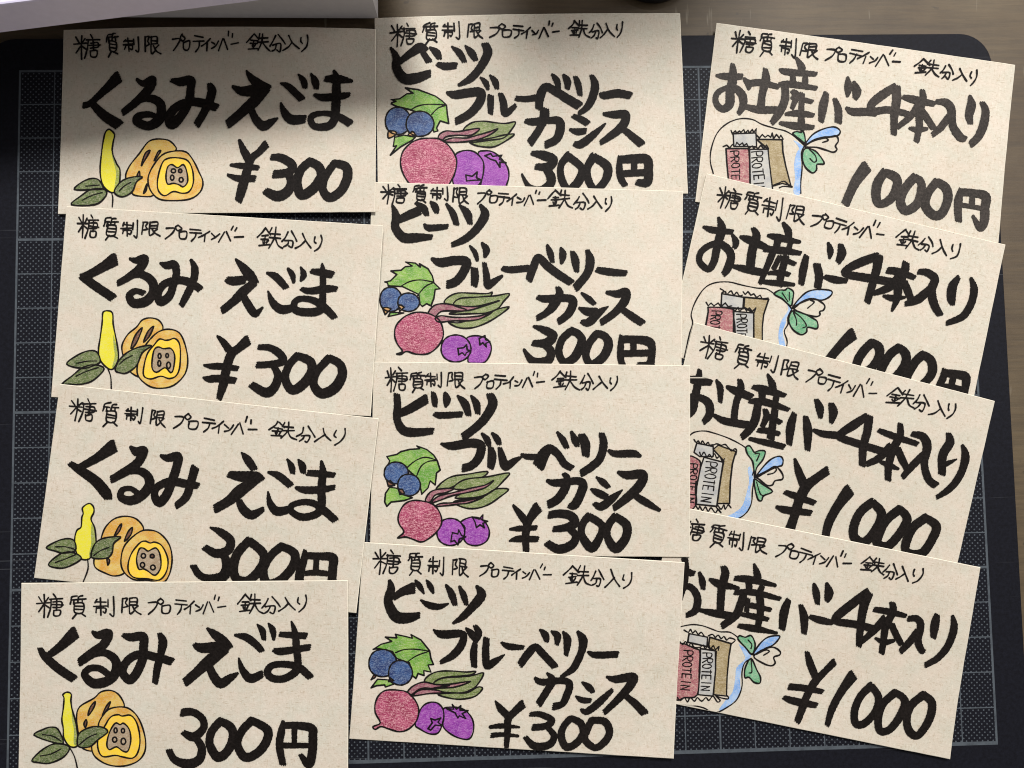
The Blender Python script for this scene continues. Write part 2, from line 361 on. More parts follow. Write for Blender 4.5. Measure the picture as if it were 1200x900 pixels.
# strokes of the brush lettering: "@x,y" sets where a six-fold enlarged detail starts; triples x y width
BRUSH = {
'L1': '''@70,20
n く 410 425 80 300 530 50 215 605 42 170 620 45;230 610 45 310 690 65 410 755 75
n る 545 440 25 590 468 45 650 440 55 630 500 62 540 595 55 445 670 45;540 600 25 620 570 50 700 600 60 715 670 65 690 730 70 620 765 60 545 735 60 560 695 50 640 685 40 700 720 30
n み 785 445 30 850 455 60 920 445 60 920 510 55 905 600 60 850 700 60 790 750 75 770 710 60 800 650 60 880 600 50 980 600 60 1100 635 55;1050 470 30 1070 520 60 1040 620 55 965 755 50
@250,20
n え 235 380 15 270 430 50 330 480 70 390 500 50;140 490 25 200 520 60 300 515 80 370 500 60;380 500 50 290 590 75 200 670 65 105 750 60;270 660 45 300 720 55 350 765 65 400 742 50 450 710 15
n ご 475 465 15 530 490 45 620 575 50;475 605 15 500 670 50 550 720 65 640 715 55;600 405 15 635 450 45 645 495 35;688 400 15 715 450 50 725 500 35
n ま 790 435 40 870 435 60 970 450 25;715 548 25 770 565 50 880 558 50 955 545 35;850 380 20 865 430 50 865 540 60 860 650 60 850 720 55 810 765 55 720 770 45 685 730 45 700 690 40 780 675 35 860 690 45 960 745 55
@250,130
p ¥ 185 210 25 215 280 50 250 340 60;370 235 55 320 290 45 265 340 50 230 450 60 205 540 65 180 630 50;125 380 20 200 385 40 315 400 35;105 450 20 180 475 45 290 475 45
p 3 410 325 40 480 330 55 555 380 60 530 430 55 430 445 55;520 430 50 550 500 60 520 570 65 450 600 70 370 565 50
p 0 680 355 55 620 410 55 590 500 60 620 590 65 700 550 65 760 460 65 740 390 60 680 355 55
p 0 850 370 50 790 460 50 770 550 55 820 610 60 900 560 60 945 460 65 930 390 60 850 365 50''',
'L2': '''@60,240
n く 445 385 85 340 450 60 240 500 52 218 488 40;225 505 60 310 570 60 430 650 60
n る 555 380 20 600 390 45 655 380 60 620 450 60 540 510 50 470 550 40;560 500 30 640 490 50 710 540 60 715 620 60 660 680 65 580 690 60 550 640 50 590 605 40 650 620 40
n み 770 410 20 810 425 50 865 420 55 880 480 50 860 560 50 830 640 55 770 680 60 750 630 50 790 560 50 880 530 50 960 540 55 1045 590 50;985 390 25 1010 450 50 1000 530 50 960 620 50 915 705 40
@250,240
n え 160 385 20 210 440 55 260 500 70 300 545 40;95 525 40 140 535 60 220 525 55;290 545 50 210 610 65 140 680 55 65 740 50;210 640 50 250 710 55 295 765 48 345 722 15
n ご 380 480 20 440 505 50 510 580 45;385 610 15 420 690 50 480 735 60 550 725 50;525 450 20 555 490 40 565 540 25;615 440 15 635 490 45 615 530 20
n ま 690 465 35 760 475 50 835 490 50;620 590 30 680 605 45 800 590 50 865 590 35;765 415 15 770 470 40 770 600 45 765 700 50 740 745 55 660 755 55 580 740 50 570 690 45 610 660 40 700 670 45 780 720 55 850 790 45
@250,350
p ¥ 30 265 20 75 310 45 110 360 55;240 295 70 180 345 55 125 390 60 90 500 60 70 600 60 40 700 40;-65 467 15 -10 475 40 50 475 45 170 490 35;-70 555 15 -30 565 45 20 560 50 150 575 45
p 3 320 340 35 400 345 45 470 390 55 490 440 50 400 460 45 310 465 45;420 470 40 455 540 55 430 620 60 370 660 65 270 605 50
p 0 590 400 50 530 470 50 505 560 55 550 640 60 620 610 65 690 520 65 680 440 60 590 400 50
p 0 810 420 55 730 510 50 705 600 55 760 665 65 850 630 70 905 540 65 890 460 55 810 415 50''',
'L3': '''@40,450
n く 555 438 90 440 520 60 320 585 45;255 560 40 330 610 60 430 680 70 500 760 75 520 800 55
n る 680 445 25 720 475 60 770 470 60 730 550 60 650 610 60 545 670 50;650 620 30 740 610 50 800 650 60 810 710 65 760 780 65 680 820 60 610 795 50 620 745 40 680 735 35 730 770 40
n み 895 505 25 940 520 50 1010 510 60 1000 590 60 970 680 60 930 780 60 880 830 65 845 780 50 870 720 50 960 685 55 1060 700 55 1150 715 45;1130 590 60 1105 680 55 1070 790 55 1000 855 45
@240,480
n え 260 305 15 300 350 55 345 415 50;170 455 45 260 470 70 360 470 65 400 490 45;370 490 50 250 570 80 170 640 65 75 695 60;240 640 45 270 700 60 330 740 60 410 700 35
n ご 450 440 20 520 465 50 600 530 50;445 580 15 460 660 45 510 715 60 590 700 50;580 350 15 610 400 45 618 445 35;658 352 15 685 395 50 690 440 40
n ま 725 445 40 810 450 45 910 460 35;645 550 25 710 565 50 830 560 45 910 545 35;820 365 20 830 440 50 820 560 55 820 680 55 780 735 50 690 755 50 620 725 45 605 680 40 680 650 40 770 660 45 840 710 55 915 775 50
@220,590
p 3 160 170 15 230 200 50 300 260 60 280 330 60 200 350 60 120 310 45;250 350 50 275 430 65 250 510 70 150 525 50 80 500 50 40 440 45
p 0 430 260 55 350 350 60 320 450 65 345 530 60 430 540 60 520 440 60 530 350 60 430 260 55
p 0 660 300 55 580 370 55 530 470 60 560 560 60 650 540 60 740 440 60 750 350 60 660 300 50
p 円 825 330 30 815 400 50 790 480 60 780 580 60;820 365 45 930 370 50 1020 380 60 1020 450 60 1010 580 60;905 390 40 900 480 40;830 490 35 900 485 40 1000 495 35''',
'L4': '''@20,680
n く 405 370 85 310 460 60 225 525 45;160 480 35 200 540 55 290 620 60 395 690 60
n る 535 365 25 570 385 50 640 375 65 610 450 60 530 510 65 440 575 55;540 520 40 620 510 50 690 560 60 695 640 65 640 705 65 540 725 65 475 665 50 510 620 45 580 620 45 640 660 45
n み 745 385 30 800 400 55 885 395 60 890 460 60 880 560 60 840 650 60 790 700 60 740 640 55 780 560 55 860 520 55 960 535 55 1085 570 55;1000 375 30 1025 430 60 1010 520 50 985 620 50 970 720 40
@200,680
n え 260 340 20 310 380 55 370 430 70 420 470 40;165 450 30 220 475 65 350 465 70;390 480 60 280 560 80 190 640 65 105 715 60;270 600 50 300 670 60 350 725 65 420 685 50 470 655 20
n ご 455 385 20 530 400 50 600 450 50 640 495 40;480 550 15 505 630 45 560 690 60 640 660 50;612 312 15 645 355 45 655 415 30;690 305 15 718 350 45 725 410 25
n ま 770 378 35 860 385 45 950 390 45;725 490 30 770 500 50 880 485 45 975 470 45;850 292 15 875 370 45 885 480 50 895 580 50 880 640 55 800 690 50 720 690 50 680 650 50 710 600 45 800 590 45 900 610 50 980 680 50
@190,780
p 3 140 330 55 210 325 50 280 370 50 290 440 50 220 500 60 150 470 40;240 510 50 280 580 55 260 660 60 180 690 65 90 660 50 50 595 45
p 0 410 390 55 350 460 55 335 550 55 390 640 65 460 600 60 500 500 60 480 430 60 410 390 50
p 0 630 385 55 560 460 55 530 550 55 580 640 60 660 620 60 730 540 60 740 450 60 630 385 50
p 円 850 395 25 840 460 50 825 560 50 850 690 45;850 420 45 950 420 50 1050 440 60 1060 500 60 1055 620 60 1030 690 60 975 625 30;930 440 40 930 550 35;850 560 40 1040 560 35''',
'M1': '''@430,10
n ビ 170 280 20 205 340 50 210 420 60 260 490 70 340 490 70 440 455 50;235 370 40 300 320 50 370 275 65 410 290 50;395 310 40 435 370 45;445 275 20 490 310 50 510 350 35
n ー 495 390 30 550 405 50 625 400 45
n ツ 598 268 15 650 310 45 685 370 35;692 262 15 735 310 50 765 360 35;830 250 50 850 310 60 800 410 55 730 490 50 650 535 25
n ブ 565 590 20 620 605 55 720 590 60 800 590 60 790 660 60 720 740 55 630 790 50;800 485 15 835 520 40 850 560 25;865 470 15 900 510 45 915 560 30
n ル 870 615 45 870 680 45 870 735 35;940 600 35 960 660 50 975 735 50 1045 680 30
n ー 1050 630 35 1110 635 40 1180 628 45
@600,80
n ベ 190 280 50 200 190 60 240 130 55 320 170 55 400 220 60 470 260 60;285 45 20 315 85 45 330 140 30;365 50 25 390 90 50 390 140 35
n リ 445 60 30 465 110 45 480 185 35;560 50 30 585 120 55 560 220 55 520 280 45 470 318 30
n ー 630 175 35 650 190 50 740 175 55 830 190 50
n カ 95 370 30 150 375 50 260 365 45 330 370 55 340 430 60 310 500 55 240 535 50;230 290 60 225 350 65 190 430 50 130 520 55
n シ 430 335 30 490 360 45 530 385 45;410 430 20 460 445 45 515 440 40;440 530 35 490 530 55 580 460 45 655 390 15
n ス 650 320 25 720 325 50 800 325 55 780 400 60 700 470 50 625 520 35;790 430 40 850 480 50 910 530 55
p 3 140 595 30 220 610 60 290 640 60 260 690 60 170 690 40;230 700 40 270 750 60 270 810 60 200 850 40 120 830 35 70 745 15
p 0 400 610 55 345 680 45 350 780 50 400 850 50 470 790 60 490 700 50 400 620 50
p 0 575 620 60 530 700 50 540 790 50 590 850 45 660 780 55 670 690 60 575 620 50
p 円 760 620 30 755 700 45 765 770 45 795 820 40;760 640 50 860 635 60 950 640 60 960 720 60 950 800 60 880 800 40;860 660 45 860 730 40;775 740 45 950 730 45''',
'M2': '''@430,205
n ビ 180 215 20 205 290 55 200 370 55 260 440 65 350 440 60 455 435 35;235 310 50 310 275 60 370 250 60;350 200 25 400 235 50 420 280 35;450 190 20 480 225 50 490 265 30
n ー 405 350 20 440 372 45 565 362 35
n ツ 560 205 20 605 270 45 630 345 40;655 215 20 705 270 55 725 340 35;800 215 25 830 280 60 770 380 55 690 450 50 600 490 35
n ブ 460 590 25 520 615 60 620 600 60 700 610 60 680 680 60 630 745 60 570 770 55;725 500 15 760 545 35 775 595 25;810 480 20 840 525 50 830 570 25
n ル 755 660 50 760 720 55 755 775 45;825 620 30 840 700 45 850 775 50 890 750 45 950 710 20
n ー 955 655 35 1010 665 45 1130 655 45
@600,205
n ベ 120 735 50 150 650 55 185 580 50 250 640 55 330 700 55 415 755 50;248 495 20 270 550 45 285 610 30;345 515 20 358 560 50 350 615 25
n リ 425 540 30 445 600 55 455 675 35;530 530 30 550 600 60 530 690 55 450 790 55
n ー 600 665 40 680 680 50 800 690 40
@600,320
n カ 180 170 30 240 180 50 380 175 50 430 200 60 400 280 55 330 340 45;320 100 30 335 150 55 290 230 60 240 280 45 180 315 40
n シ 490 140 15 540 180 40 580 215 30;475 245 20 530 270 55 590 270 50;490 340 30 540 345 55 610 280 50 675 235 12
n ス 670 135 25 740 145 50 800 135 60 790 200 60 720 280 50 630 345 45;770 250 40 840 300 50 915 350 50
p 3 155 375 20 230 400 50 290 440 60 240 490 60 150 490 40;230 500 50 275 550 55 250 615 60 150 620 55 85 540 20
p 0 410 410 50 350 470 50 330 560 50 370 625 50 440 590 60 490 490 60 470 430 50 410 400 50
p 0 590 430 50 540 500 50 520 580 50 560 640 50 640 590 60 680 500 60 650 440 50 590 425 50
p 円 770 440 30 765 520 45 765 600 45 780 650 40;770 465 50 870 465 50 960 480 60 985 520 50 980 600 50 960 650 60 885 640 30;855 480 45 855 560 40;775 565 45 970 560 45''',
'M3': '''@430,425
n ビ 210 225 45 215 300 50 210 390 50 250 470 60 330 490 60 460 480 45;225 360 50 310 320 60 415 255 65;465 210 30 475 260 45 480 305 30;550 215 25 562 260 55 555 305 20
n ー 475 360 30 520 370 45 665 362 40
n ツ 640 235 20 690 290 55 715 365 40;735 235 20 770 290 50 780 355 35;865 225 50 885 290 65 830 390 60 760 460 55 680 520 55
n ブ 525 570 20 600 585 55 720 565 60 800 580 60 790 660 60 740 720 55 680 740 55;810 500 20 845 540 45 860 585 30;885 500 25 915 535 45 930 570 35
n ル 870 600 40 880 660 60 870 735 50;935 600 30 955 680 55 975 730 55 1030 695 45 1090 660 15
n ー 1090 645 20 1130 660 40 1200 662 40
@600,425
n ベ 190 720 85 220 650 80 265 605 60 320 640 50 370 710 50 420 740 45;320 490 20 360 545 45 385 595 35;420 490 25 445 545 50 460 585 30
n リ 490 510 50 515 570 65 520 650 50;630 500 40 645 570 55 620 670 55 560 730 55 490 775 50
n ー 685 620 25 730 640 45 850 638 50 900 655 25
@590,530
n カ 310 200 25 370 215 50 520 200 50 560 230 60 540 300 60 500 370 60 460 375 30;425 150 30 450 190 50 430 260 60 380 330 60 320 365 55
n シ 655 175 15 700 210 45 740 245 30;620 260 20 665 285 50 720 310 45;640 360 30 690 380 55 770 320 50 835 265 12
n ス 810 140 25 870 160 55 980 155 60 960 230 65 880 310 60 780 390 45;920 300 40 1000 350 50 1095 405 25
p ¥ 70 375 20 115 430 45 160 490 50;240 390 75 190 460 55 165 520 55 155 600 50 160 690 45;50 540 20 120 535 40 230 530 35;45 622 15 110 608 45 240 610 40
p 3 325 440 50 400 430 55 480 450 60 500 500 60 430 530 50 355 540 40;470 540 50 510 590 50 480 650 60 390 680 60 310 640 50
p 0 600 450 55 560 500 50 550 580 50 620 670 65 680 590 50 690 510 50 600 450 50
p 0 785 450 50 740 510 50 730 590 50 790 675 65 860 600 60 865 510 60 785 450 50''',
'M4': '''@420,635
n ビ 220 275 25 230 330 55 210 420 60 260 520 75 340 535 70 425 515 45;250 390 40 310 350 55 385 325 75;400 270 15 430 310 40 460 360 15;480 270 15 505 310 40 525 355 20
n ー 440 410 15 500 445 45 570 455 40 630 435 15
n ツ 618 305 20 655 365 50 680 440 35;712 315 20 740 375 45 760 440 30;835 315 25 865 375 65 790 470 55 730 530 45 670 570 20
n ブ 530 620 15 590 650 55 720 645 50 740 680 50 715 740 55 660 800 50 580 845 30;760 610 20 800 650 50 820 690 30;820 590 30 845 640 50 820 700 40
@410,740
n ル 880 90 40 870 160 50 875 245 40;960 50 45 955 150 50 965 240 50 1020 210 45 1085 165 12
n ー 1070 80 20 1120 105 45 1220 112 30
@600,650
n ベ 60 770 50 110 700 55 165 650 50 220 700 50 300 785 50;200 530 20 235 565 50 245 610 30;280 540 20 320 570 50 315 630 30
n リ 362 545 20 390 600 55 380 705 30;465 545 25 500 600 60 490 680 50 455 760 50 420 810 45 350 855 25
n ー 538 685 20 590 705 45 740 700 45
@570,770
n カ 345 150 25 390 175 45 540 165 45 585 195 50 560 280 50 530 330 45 475 345 50;430 115 20 465 160 50 430 230 50 370 325 50
n シ 675 178 15 720 210 45 750 245 30;630 275 15 670 300 40 730 305 35;670 370 25 710 380 45 800 310 50 885 230 30
n ス 850 140 20 910 155 50 1030 140 60 1010 200 60 930 290 50 830 385 40;970 265 35 1040 320 50 1110 390 55
p ¥ 65 310 15 100 360 45 150 410 50;255 330 60 200 380 50 155 430 50 148 520 45 140 645 30;30 488 25 110 480 35 230 488 15;38 545 35 120 540 30 222 550 20
p 3 310 400 30 380 400 40 460 440 45 420 480 45 330 490 45;430 490 35 475 550 45 440 610 50 340 620 50 275 560 35
p 0 590 430 45 545 480 45 525 550 50 560 625 50 630 600 50 680 530 50 660 460 50 590 425 40
p 0 740 440 45 710 500 50 690 570 50 760 630 45 830 590 50 865 520 50 830 450 50 740 440 45''',
'R1': '''@820,20
n お 120 410 20 180 415 45 295 418 40;230 330 30 235 420 60 215 520 60 210 610 60 160 645 45 115 600 40 120 540 40 180 500 35 250 500 45 300 550 55 305 620 50 275 675 35;315 435 25 345 470 45 345 500 25
n 土 350 465 45 430 460 45 555 490 35;460 365 30 465 440 60 440 540 50 430 640 55;330 630 35 420 650 50 540 650 45
n 産 565 370 20 620 385 45 820 400 30;680 290 20 715 350 50 715 390 40;650 390 35 660 460 40;745 400 35 740 470 45;555 475 30 640 470 45 820 500 30;600 490 50 600 580 55 560 670 55 510 740 40;650 520 30 680 550 45 650 640 30;650 560 35 790 595 30;720 540 40 715 650 40 715 750 50;610 680 25 700 675 45 800 690 30;570 745 25 680 765 50 800 775 30
n バ 890 535 40 870 620 60 855 730 40;950 575 30 975 650 50 975 735 50;1040 430 25 1045 490 55 1040 550 25;1085 460 25 1105 520 60 1095 570 35
n ー 1035 640 25 1080 665 50 1180 665 50 1235 685 25
@1000,40
n 4 290 370 50 200 430 60 130 490 55 140 540 50 250 530 45 380 560 40;300 370 60 305 460 60 290 560 55 285 700 40
n 本 350 440 30 430 460 50 570 490 35;485 395 35 490 460 50 465 560 50 465 650 45 445 750 40;450 510 50 400 580 45 315 650 35;480 530 40 520 590 45 565 660 40;400 660 20 450 670 40 515 665 25
n 入 580 475 30 650 480 50 690 530 55 700 640 50 750 720 55 790 735 35;670 580 45 620 650 50 560 705 35
n り 820 440 25 830 500 60 815 570 55 825 625 35;905 480 30 930 540 50 915 640 60 880 720 55 830 770 50
@980,160
p 1 210 215 85 140 310 70 95 400 60 65 470 60
p 0 340 250 60 290 330 65 280 430 60 310 475 50 390 430 60 430 330 60 410 280 60 340 250 50
p 0 550 285 60 480 370 60 450 460 60 490 520 60 570 470 60 600 360 55 590 310 50 550 285 50
p 0 705 320 60 650 390 55 625 480 60 680 550 60 740 540 60 785 440 60 770 360 60 705 315 50
p 円 875 370 30 860 440 55 855 520 50 860 590 45;870 390 50 960 395 50 1050 420 60 1045 500 60 1040 590 60 1010 640 50 960 560 20;955 400 35 955 480 40;880 480 30 1030 505 30''',
'R2': '''@800,200
n お 150 395 20 210 415 45 350 430 35;255 335 25 275 410 60 245 520 55 220 640 50 180 690 45 120 640 42 130 570 42 200 520 42 280 520 50 340 590 55 320 680 55 290 725 40;350 450 20 375 500 45 365 540 30
n 土 410 465 25 480 490 55 600 545 40;495 405 30 520 460 55 490 560 60 475 690 60;350 670 25 440 690 50 560 715 50
n 産 605 455 25 680 470 50 820 500 25;710 370 25 740 420 50 750 470 40;670 490 50 660 540 45;760 500 35 745 560 40;580 550 40 700 560 50 830 580 30;640 560 50 600 660 45 545 790 30;680 610 40 790 655 32;680 610 35 640 690 35;730 600 45 700 700 50 680 800 50;610 720 25 680 715 40 750 730 30;570 780 30 660 790 40 780 800 25
n バ 870 600 40 850 690 55 835 795 40;945 660 50 960 740 55 950 820 50;1025 510 20 1040 560 45 1035 610 20;1110 520 35 1120 580 60 1095 640 40
n ー 1000 745 30 1070 765 50 1155 775 30
@980,240
n 4 290 360 50 180 400 60 80 450 50 70 485 48 200 510 55 390 540 50;295 360 70 290 430 60 260 540 55 220 680 45
n 本 365 460 45 440 470 50 550 510 35;490 410 50 480 470 60 440 560 60 430 650 50 395 740 20;450 500 60 370 580 55 270 620 35;480 540 45 510 620 50 530 670 40;335 640 20 400 655 45 480 650 20
n 入 580 470 35 640 475 50 695 520 55 670 600 60 690 700 55 730 770 45;660 590 50 580 660 60 490 695 35
n り 860 510 35 820 570 60 810 650 60 820 700 30;950 520 25 970 590 50 955 680 50 905 770 50 850 805 45 780 830 35
@960,350
p 1 235 250 85 160 320 65 90 400 60 60 440 60 20 500 50
p 0 370 310 60 310 370 60 270 440 60 260 510 55 350 500 55 420 410 60 420 340 60 370 305 50
p 0 560 345 60 500 390 60 450 470 60 430 550 55 520 560 55 600 470 60 610 390 60 560 340 50
p 0 730 395 60 680 440 60 620 540 60 610 620 55 700 620 50 790 530 60 790 440 60 730 390 50
p 円 880 495 30 870 560 50 830 640 40;880 520 50 960 530 55 1030 550 60 1030 620 50 1010 700 50;945 540 45 930 620 40;860 610 30 940 620 35 1020 640 35''',
'R3': '''@800,380
n お 0 375 25 110 395 60 200 410 40;120 320 30 110 400 50 90 500 55 70 600 55 30 640 50;0 520 50 100 510 45 180 550 55 190 630 55 150 685 40;240 395 20 265 450 45 265 545 30
n 土 315 440 25 380 470 55 480 510 50;400 390 30 410 450 50 375 560 45 360 680 50;225 640 25 300 680 50 480 710 50
n 産 495 440 30 580 460 55 720 500 30;600 355 20 630 420 50 640 460 40;560 480 50 560 540 45;660 500 40 650 560 45;470 540 30 580 545 50 745 600 30;530 560 50 510 670 60 470 740 55 420 790 45;580 600 35 590 650 45 560 720 35;600 645 40 690 690 35;650 600 50 635 700 50 620 800 55;530 745 30 600 750 42 680 770 30;475 805 25 580 830 42 710 860 42
n バ 785 630 40 760 720 60 750 840 40;865 650 35 880 740 60 880 880 40;940 530 30 965 590 55 970 655 30;1045 560 40 1060 620 60 1045 690 30
n ー 925 745 25 990 770 45 1090 780 50
@970,430
n 4 270 350 50 180 410 60 90 470 50 100 500 50 250 550 50 380 590 50;290 350 60 280 450 55 250 560 55 245 690 45
n 本 360 445 30 450 480 45 630 540 35;510 400 35 510 480 50 460 580 55 430 690 50 425 790 45;440 560 55 360 640 50 280 680 40;490 570 45 520 640 50 560 720 40;370 665 20 430 690 40 495 715 20
n 入 595 470 35 670 490 55 700 560 60 680 680 50 710 790 50 760 830 50;670 620 50 600 690 50 530 770 40
n り 850 470 35 860 530 60 810 620 60 805 750 50;810 690 40 860 670 30 905 650 12;950 555 25 970 630 55 945 730 50 900 810 50 840 870 45 770 915 30
@900,530
p ¥ 190 50 20 215 130 50 250 220 60;415 130 60 330 190 60 270 240 70 220 340 65 190 440 60 155 540 65;120 280 30 190 305 45 325 355 40;65 385 25 130 405 50 300 425 40
p 1 570 270 85 490 380 65 430 490 60 405 590 50
p 0 735 350 60 650 420 60 605 520 60 610 600 60 680 630 60 760 540 60 800 430 60 735 350 50
p 0 925 400 60 830 480 60 780 580 60 770 640 60 840 660 60 920 580 60 980 470 60 925 395 50
p 0 1110 460 60 1020 530 60 970 640 60 980 700 50 1080 710 60 1150 620 60 1185 520 60 1110 460 50''',
'R4': '''@790,600
n お 0 365 30 90 420 50 140 430 35;75 330 45 85 400 40 70 500 50 40 610 40;60 520 40 120 530 45 165 600 50 150 690 50 90 725 35;180 430 25 200 490 45 205 540 30
n 土 255 475 25 320 505 55 450 535 25;345 385 35 360 430 55 335 540 55 325 700 50;185 690 25 280 710 50 400 730 50
n 産 430 465 35 540 475 50 710 515 25;565 370 20 585 440 50 590 480 40;525 500 45 530 550 45;620 520 40 600 570 45;430 565 35 560 565 45 745 610 30;490 570 50 460 670 55 430 730 55 340 800 45;520 610 35 510 700 35;540 655 40 680 688 30;600 590 50 610 680 50 585 830 40;480 720 30 570 735 42 660 755 30;455 800 30 560 818 48 720 850 20
n バ 805 620 40 775 700 60 760 820 45;890 655 30 915 740 55 915 850 40;985 510 25 1000 570 50 1010 645 30;1075 505 25 1090 570 60 1075 625 35
n ー 955 735 30 1030 760 50 1115 778 35
@950,630
n 4 400 380 50 300 460 60 190 550 60 190 590 50 320 610 50 440 640 50;405 390 70 370 500 60 350 640 50 340 760 40
n 本 450 505 35 550 520 45 670 550 30;575 460 40 580 520 50 530 620 50 515 710 45 500 810 40;520 570 55 450 650 50 360 730 35;570 610 45 600 680 45 640 750 40;460 710 20 520 735 40 585 725 25
n 入 690 570 40 750 570 45 775 620 50 755 720 50 780 790 45 800 800 30;750 660 45 700 730 50 635 800 40
n り 890 545 40 875 610 60 865 700 40;1000 555 25 1010 630 50 985 720 50 950 785 50 890 850 45 810 895 40
@910,740
p ¥ 215 145 30 235 220 50 270 310 50;405 215 50 340 280 45 270 350 55 210 450 50 175 540 50 140 625 45;90 385 45 190 395 45 320 420 35;50 460 30 120 485 50 275 515 40
p 1 535 310 75 460 410 55 390 530 50 350 650 35
p 0 665 380 55 590 450 50 545 550 50 550 640 50 610 640 50 690 560 50 715 460 50 665 380 45
p 0 830 430 55 750 500 50 710 600 50 720 690 50 790 680 50 870 580 55 900 480 50 830 425 45
p 0 1030 445 55 940 520 55 910 620 50 930 700 55 990 720 50 1070 610 55 1090 500 55 1030 440 50''',
}
# the small heading written with a fine pen, traced once; each part of it is fitted into a box per card
HEAD = [
('糖',(135,92,330,265),'150 112 172 148;222 118 200 148;190 95 192 180 188 265;135 162 230 155;185 172 150 222;196 172 225 192;258 92 275 115;230 130 325 125;240 130 238 190 215 262;255 150 315 148 315 187 255 190;245 168 330 172;282 130 280 210;260 213 262 250 300 250 308 212 262 214'),
('質',(370,103,490,272),'425 105 385 113 380 140 372 165;378 135 420 132;400 135 398 165;465 103 435 113 430 150;432 130 490 127;462 130 462 152;405 158 470 160 465 228 405 226 405 158;408 180 465 182;408 203 465 205;420 235 390 272;450 232 485 255'),
('制',(535,110,685,250),'560 130 545 155;548 148 625 150;535 182 630 178;585 120 588 245;555 195 552 228;555 195 622 195 618 230 605 222;640 130 640 185;680 110 682 248 655 238'),
('限',(733,120,875,242),'745 125 738 228;745 125 778 122 765 155 780 180 752 190;795 122 795 235 832 212;795 122 848 120 845 175;798 148 845 148;798 172 848 172;855 178 825 205;815 180 840 220 875 242'),
('プロ',(920,123,1080,242),'920 155 985 152 965 200 920 242;1010 123 1032 145 1010 167 988 145 1010 123;1020 180 1022 230 1070 230 1078 175 1020 180'),
('テインバー',(1108,98,1472,242),'1115 135 1188 143;1108 165 1195 172;1155 170 1148 210 1125 242;1245 145 1205 185 1175 205;1220 180 1215 238;1255 172 1282 190;1258 220 1290 205 1310 172;1342 150 1310 238;1355 150 1385 225;1398 98 1390 130;1425 115 1418 140;1415 190 1472 182'),
('鉄',(1548,92,1735,235),'1605 92 1580 125 1548 165;1605 95 1645 140;1582 150 1630 150;1575 175 1630 172;1604 150 1602 212;1588 188 1594 203;1623 185 1613 203;1562 222 1635 212;1650 95 1638 135;1642 132 1712 135;1635 162 1715 160;1675 92 1670 165 1635 235;1675 170 1700 215 1735 235'),
('分',(1718,110,1855,235),'1765 125 1745 165 1718 195;1795 110 1830 150 1855 185;1745 185 1815 180 1805 235 1780 228;1780 185 1765 215 1738 235'),
('入',(1837,115,1960,220),'1885 115 1915 165 1960 210;1910 160 1875 195 1837 220'),
('り',(1970,100,2040,225),'1975 118 1970 150 1985 165;2035 100 2040 140 2020 190 1980 225'),
]
# card: tile origin of the heading, tilt in degrees, then ten boxes
HEADBOX = {
'L1':(70,20,0,'95 120 290 300;325 112 415 285;445 138 560 245;597 133 715 262;790 118 918 240;935 98 1260 248;1310 115 1485 245;1475 120 1590 248;1565 128 1688 240;1692 125 1750 248'),
'L2':(60,240,3.5,'180 65 338 238;365 85 475 250;485 105 610 228;632 118 768 222;798 138 955 242;970 145 1355 265;1445 152 1630 308;1618 180 1730 302;1712 198 1830 308;1845 210 1908 328'),
'L3':(40,450,6,'243 100 440 268;478 125 598 302;635 160 768 275;812 180 925 308;975 203 1155 318;1180 225 1570 358;1647 260 1850 395;1840 292 1978 410;1968 308 2090 408;2105 310 2190 432'),
'L4':(20,680,0,'135 92 330 265;370 103 490 272;535 110 685 250;733 120 875 242;920 123 1080 242;1108 98 1472 242;1548 92 1735 235;1718 110 1855 235;1837 115 1960 220;1970 100 2040 225'),
'M1':(430,10,0,'160 98 352 270;388 95 500 255;525 88 655 210;703 98 818 212;860 103 1018 205;1025 85 1355 212;1415 80 1570 205;1560 98 1660 212;1638 98 1745 208;1752 90 1802 205'),
'M2':(430,205,1.5,'95 62 288 208;320 65 425 205;443 80 572 180;600 85 718 205;775 100 920 205;920 105 1262 218;1268 102 1450 235;1450 125 1565 245;1550 145 1655 242;1672 148 1725 258'),
'M3':(430,425,.5,'125 28 290 208;300 62 410 212;405 65 527 172;560 65 692 185;752 75 893 185;893 58 1252 188;1298 55 1500 195;1495 72 1595 195;1588 92 1695 190;1705 92 1765 198'),
'M4':(420,635,3.5,'100 50 300 230;348 75 455 238;485 100 605 232;657 113 775 248;850 140 988 245;1010 150 1360 268;1438 162 1640 308;1632 190 1730 312;1730 188 1840 322;1855 212 1925 328'),
'R1':(820,20,8.5,'220 92 400 255;420 115 530 280;560 150 682 285;700 180 832 300;878 208 1030 315;1050 225 1412 350;1505 290 1685 425;1688 332 1785 440;1772 360 1880 455;1895 370 1950 485'),
'R2':(800,200,11,'240 110 420 270;435 148 560 312;555 185 710 350;725 235 858 382;898 298 1065 408;1065 330 1420 478;1498 408 1665 560;1655 460 1765 570;1752 480 1860 600;1880 510 1958 622'),
'R3':(800,380,12.5,'120 75 322 250;362 138 488 312;512 200 678 338;688 245 820 390;865 308 1015 422;1020 350 1368 515;1428 440 1630 590;1618 492 1738 615;1725 532 1850 650;1855 555 1925 665'),
'R4':(790,600,11,'20 40 218 205;250 88 375 250;375 130 495 268;518 168 655 298;712 218 880 330;880 250 1250 390;1310 310 1480 445;1465 360 1575 478;1557 378 1650 490;1675 395 1755 502'),
}
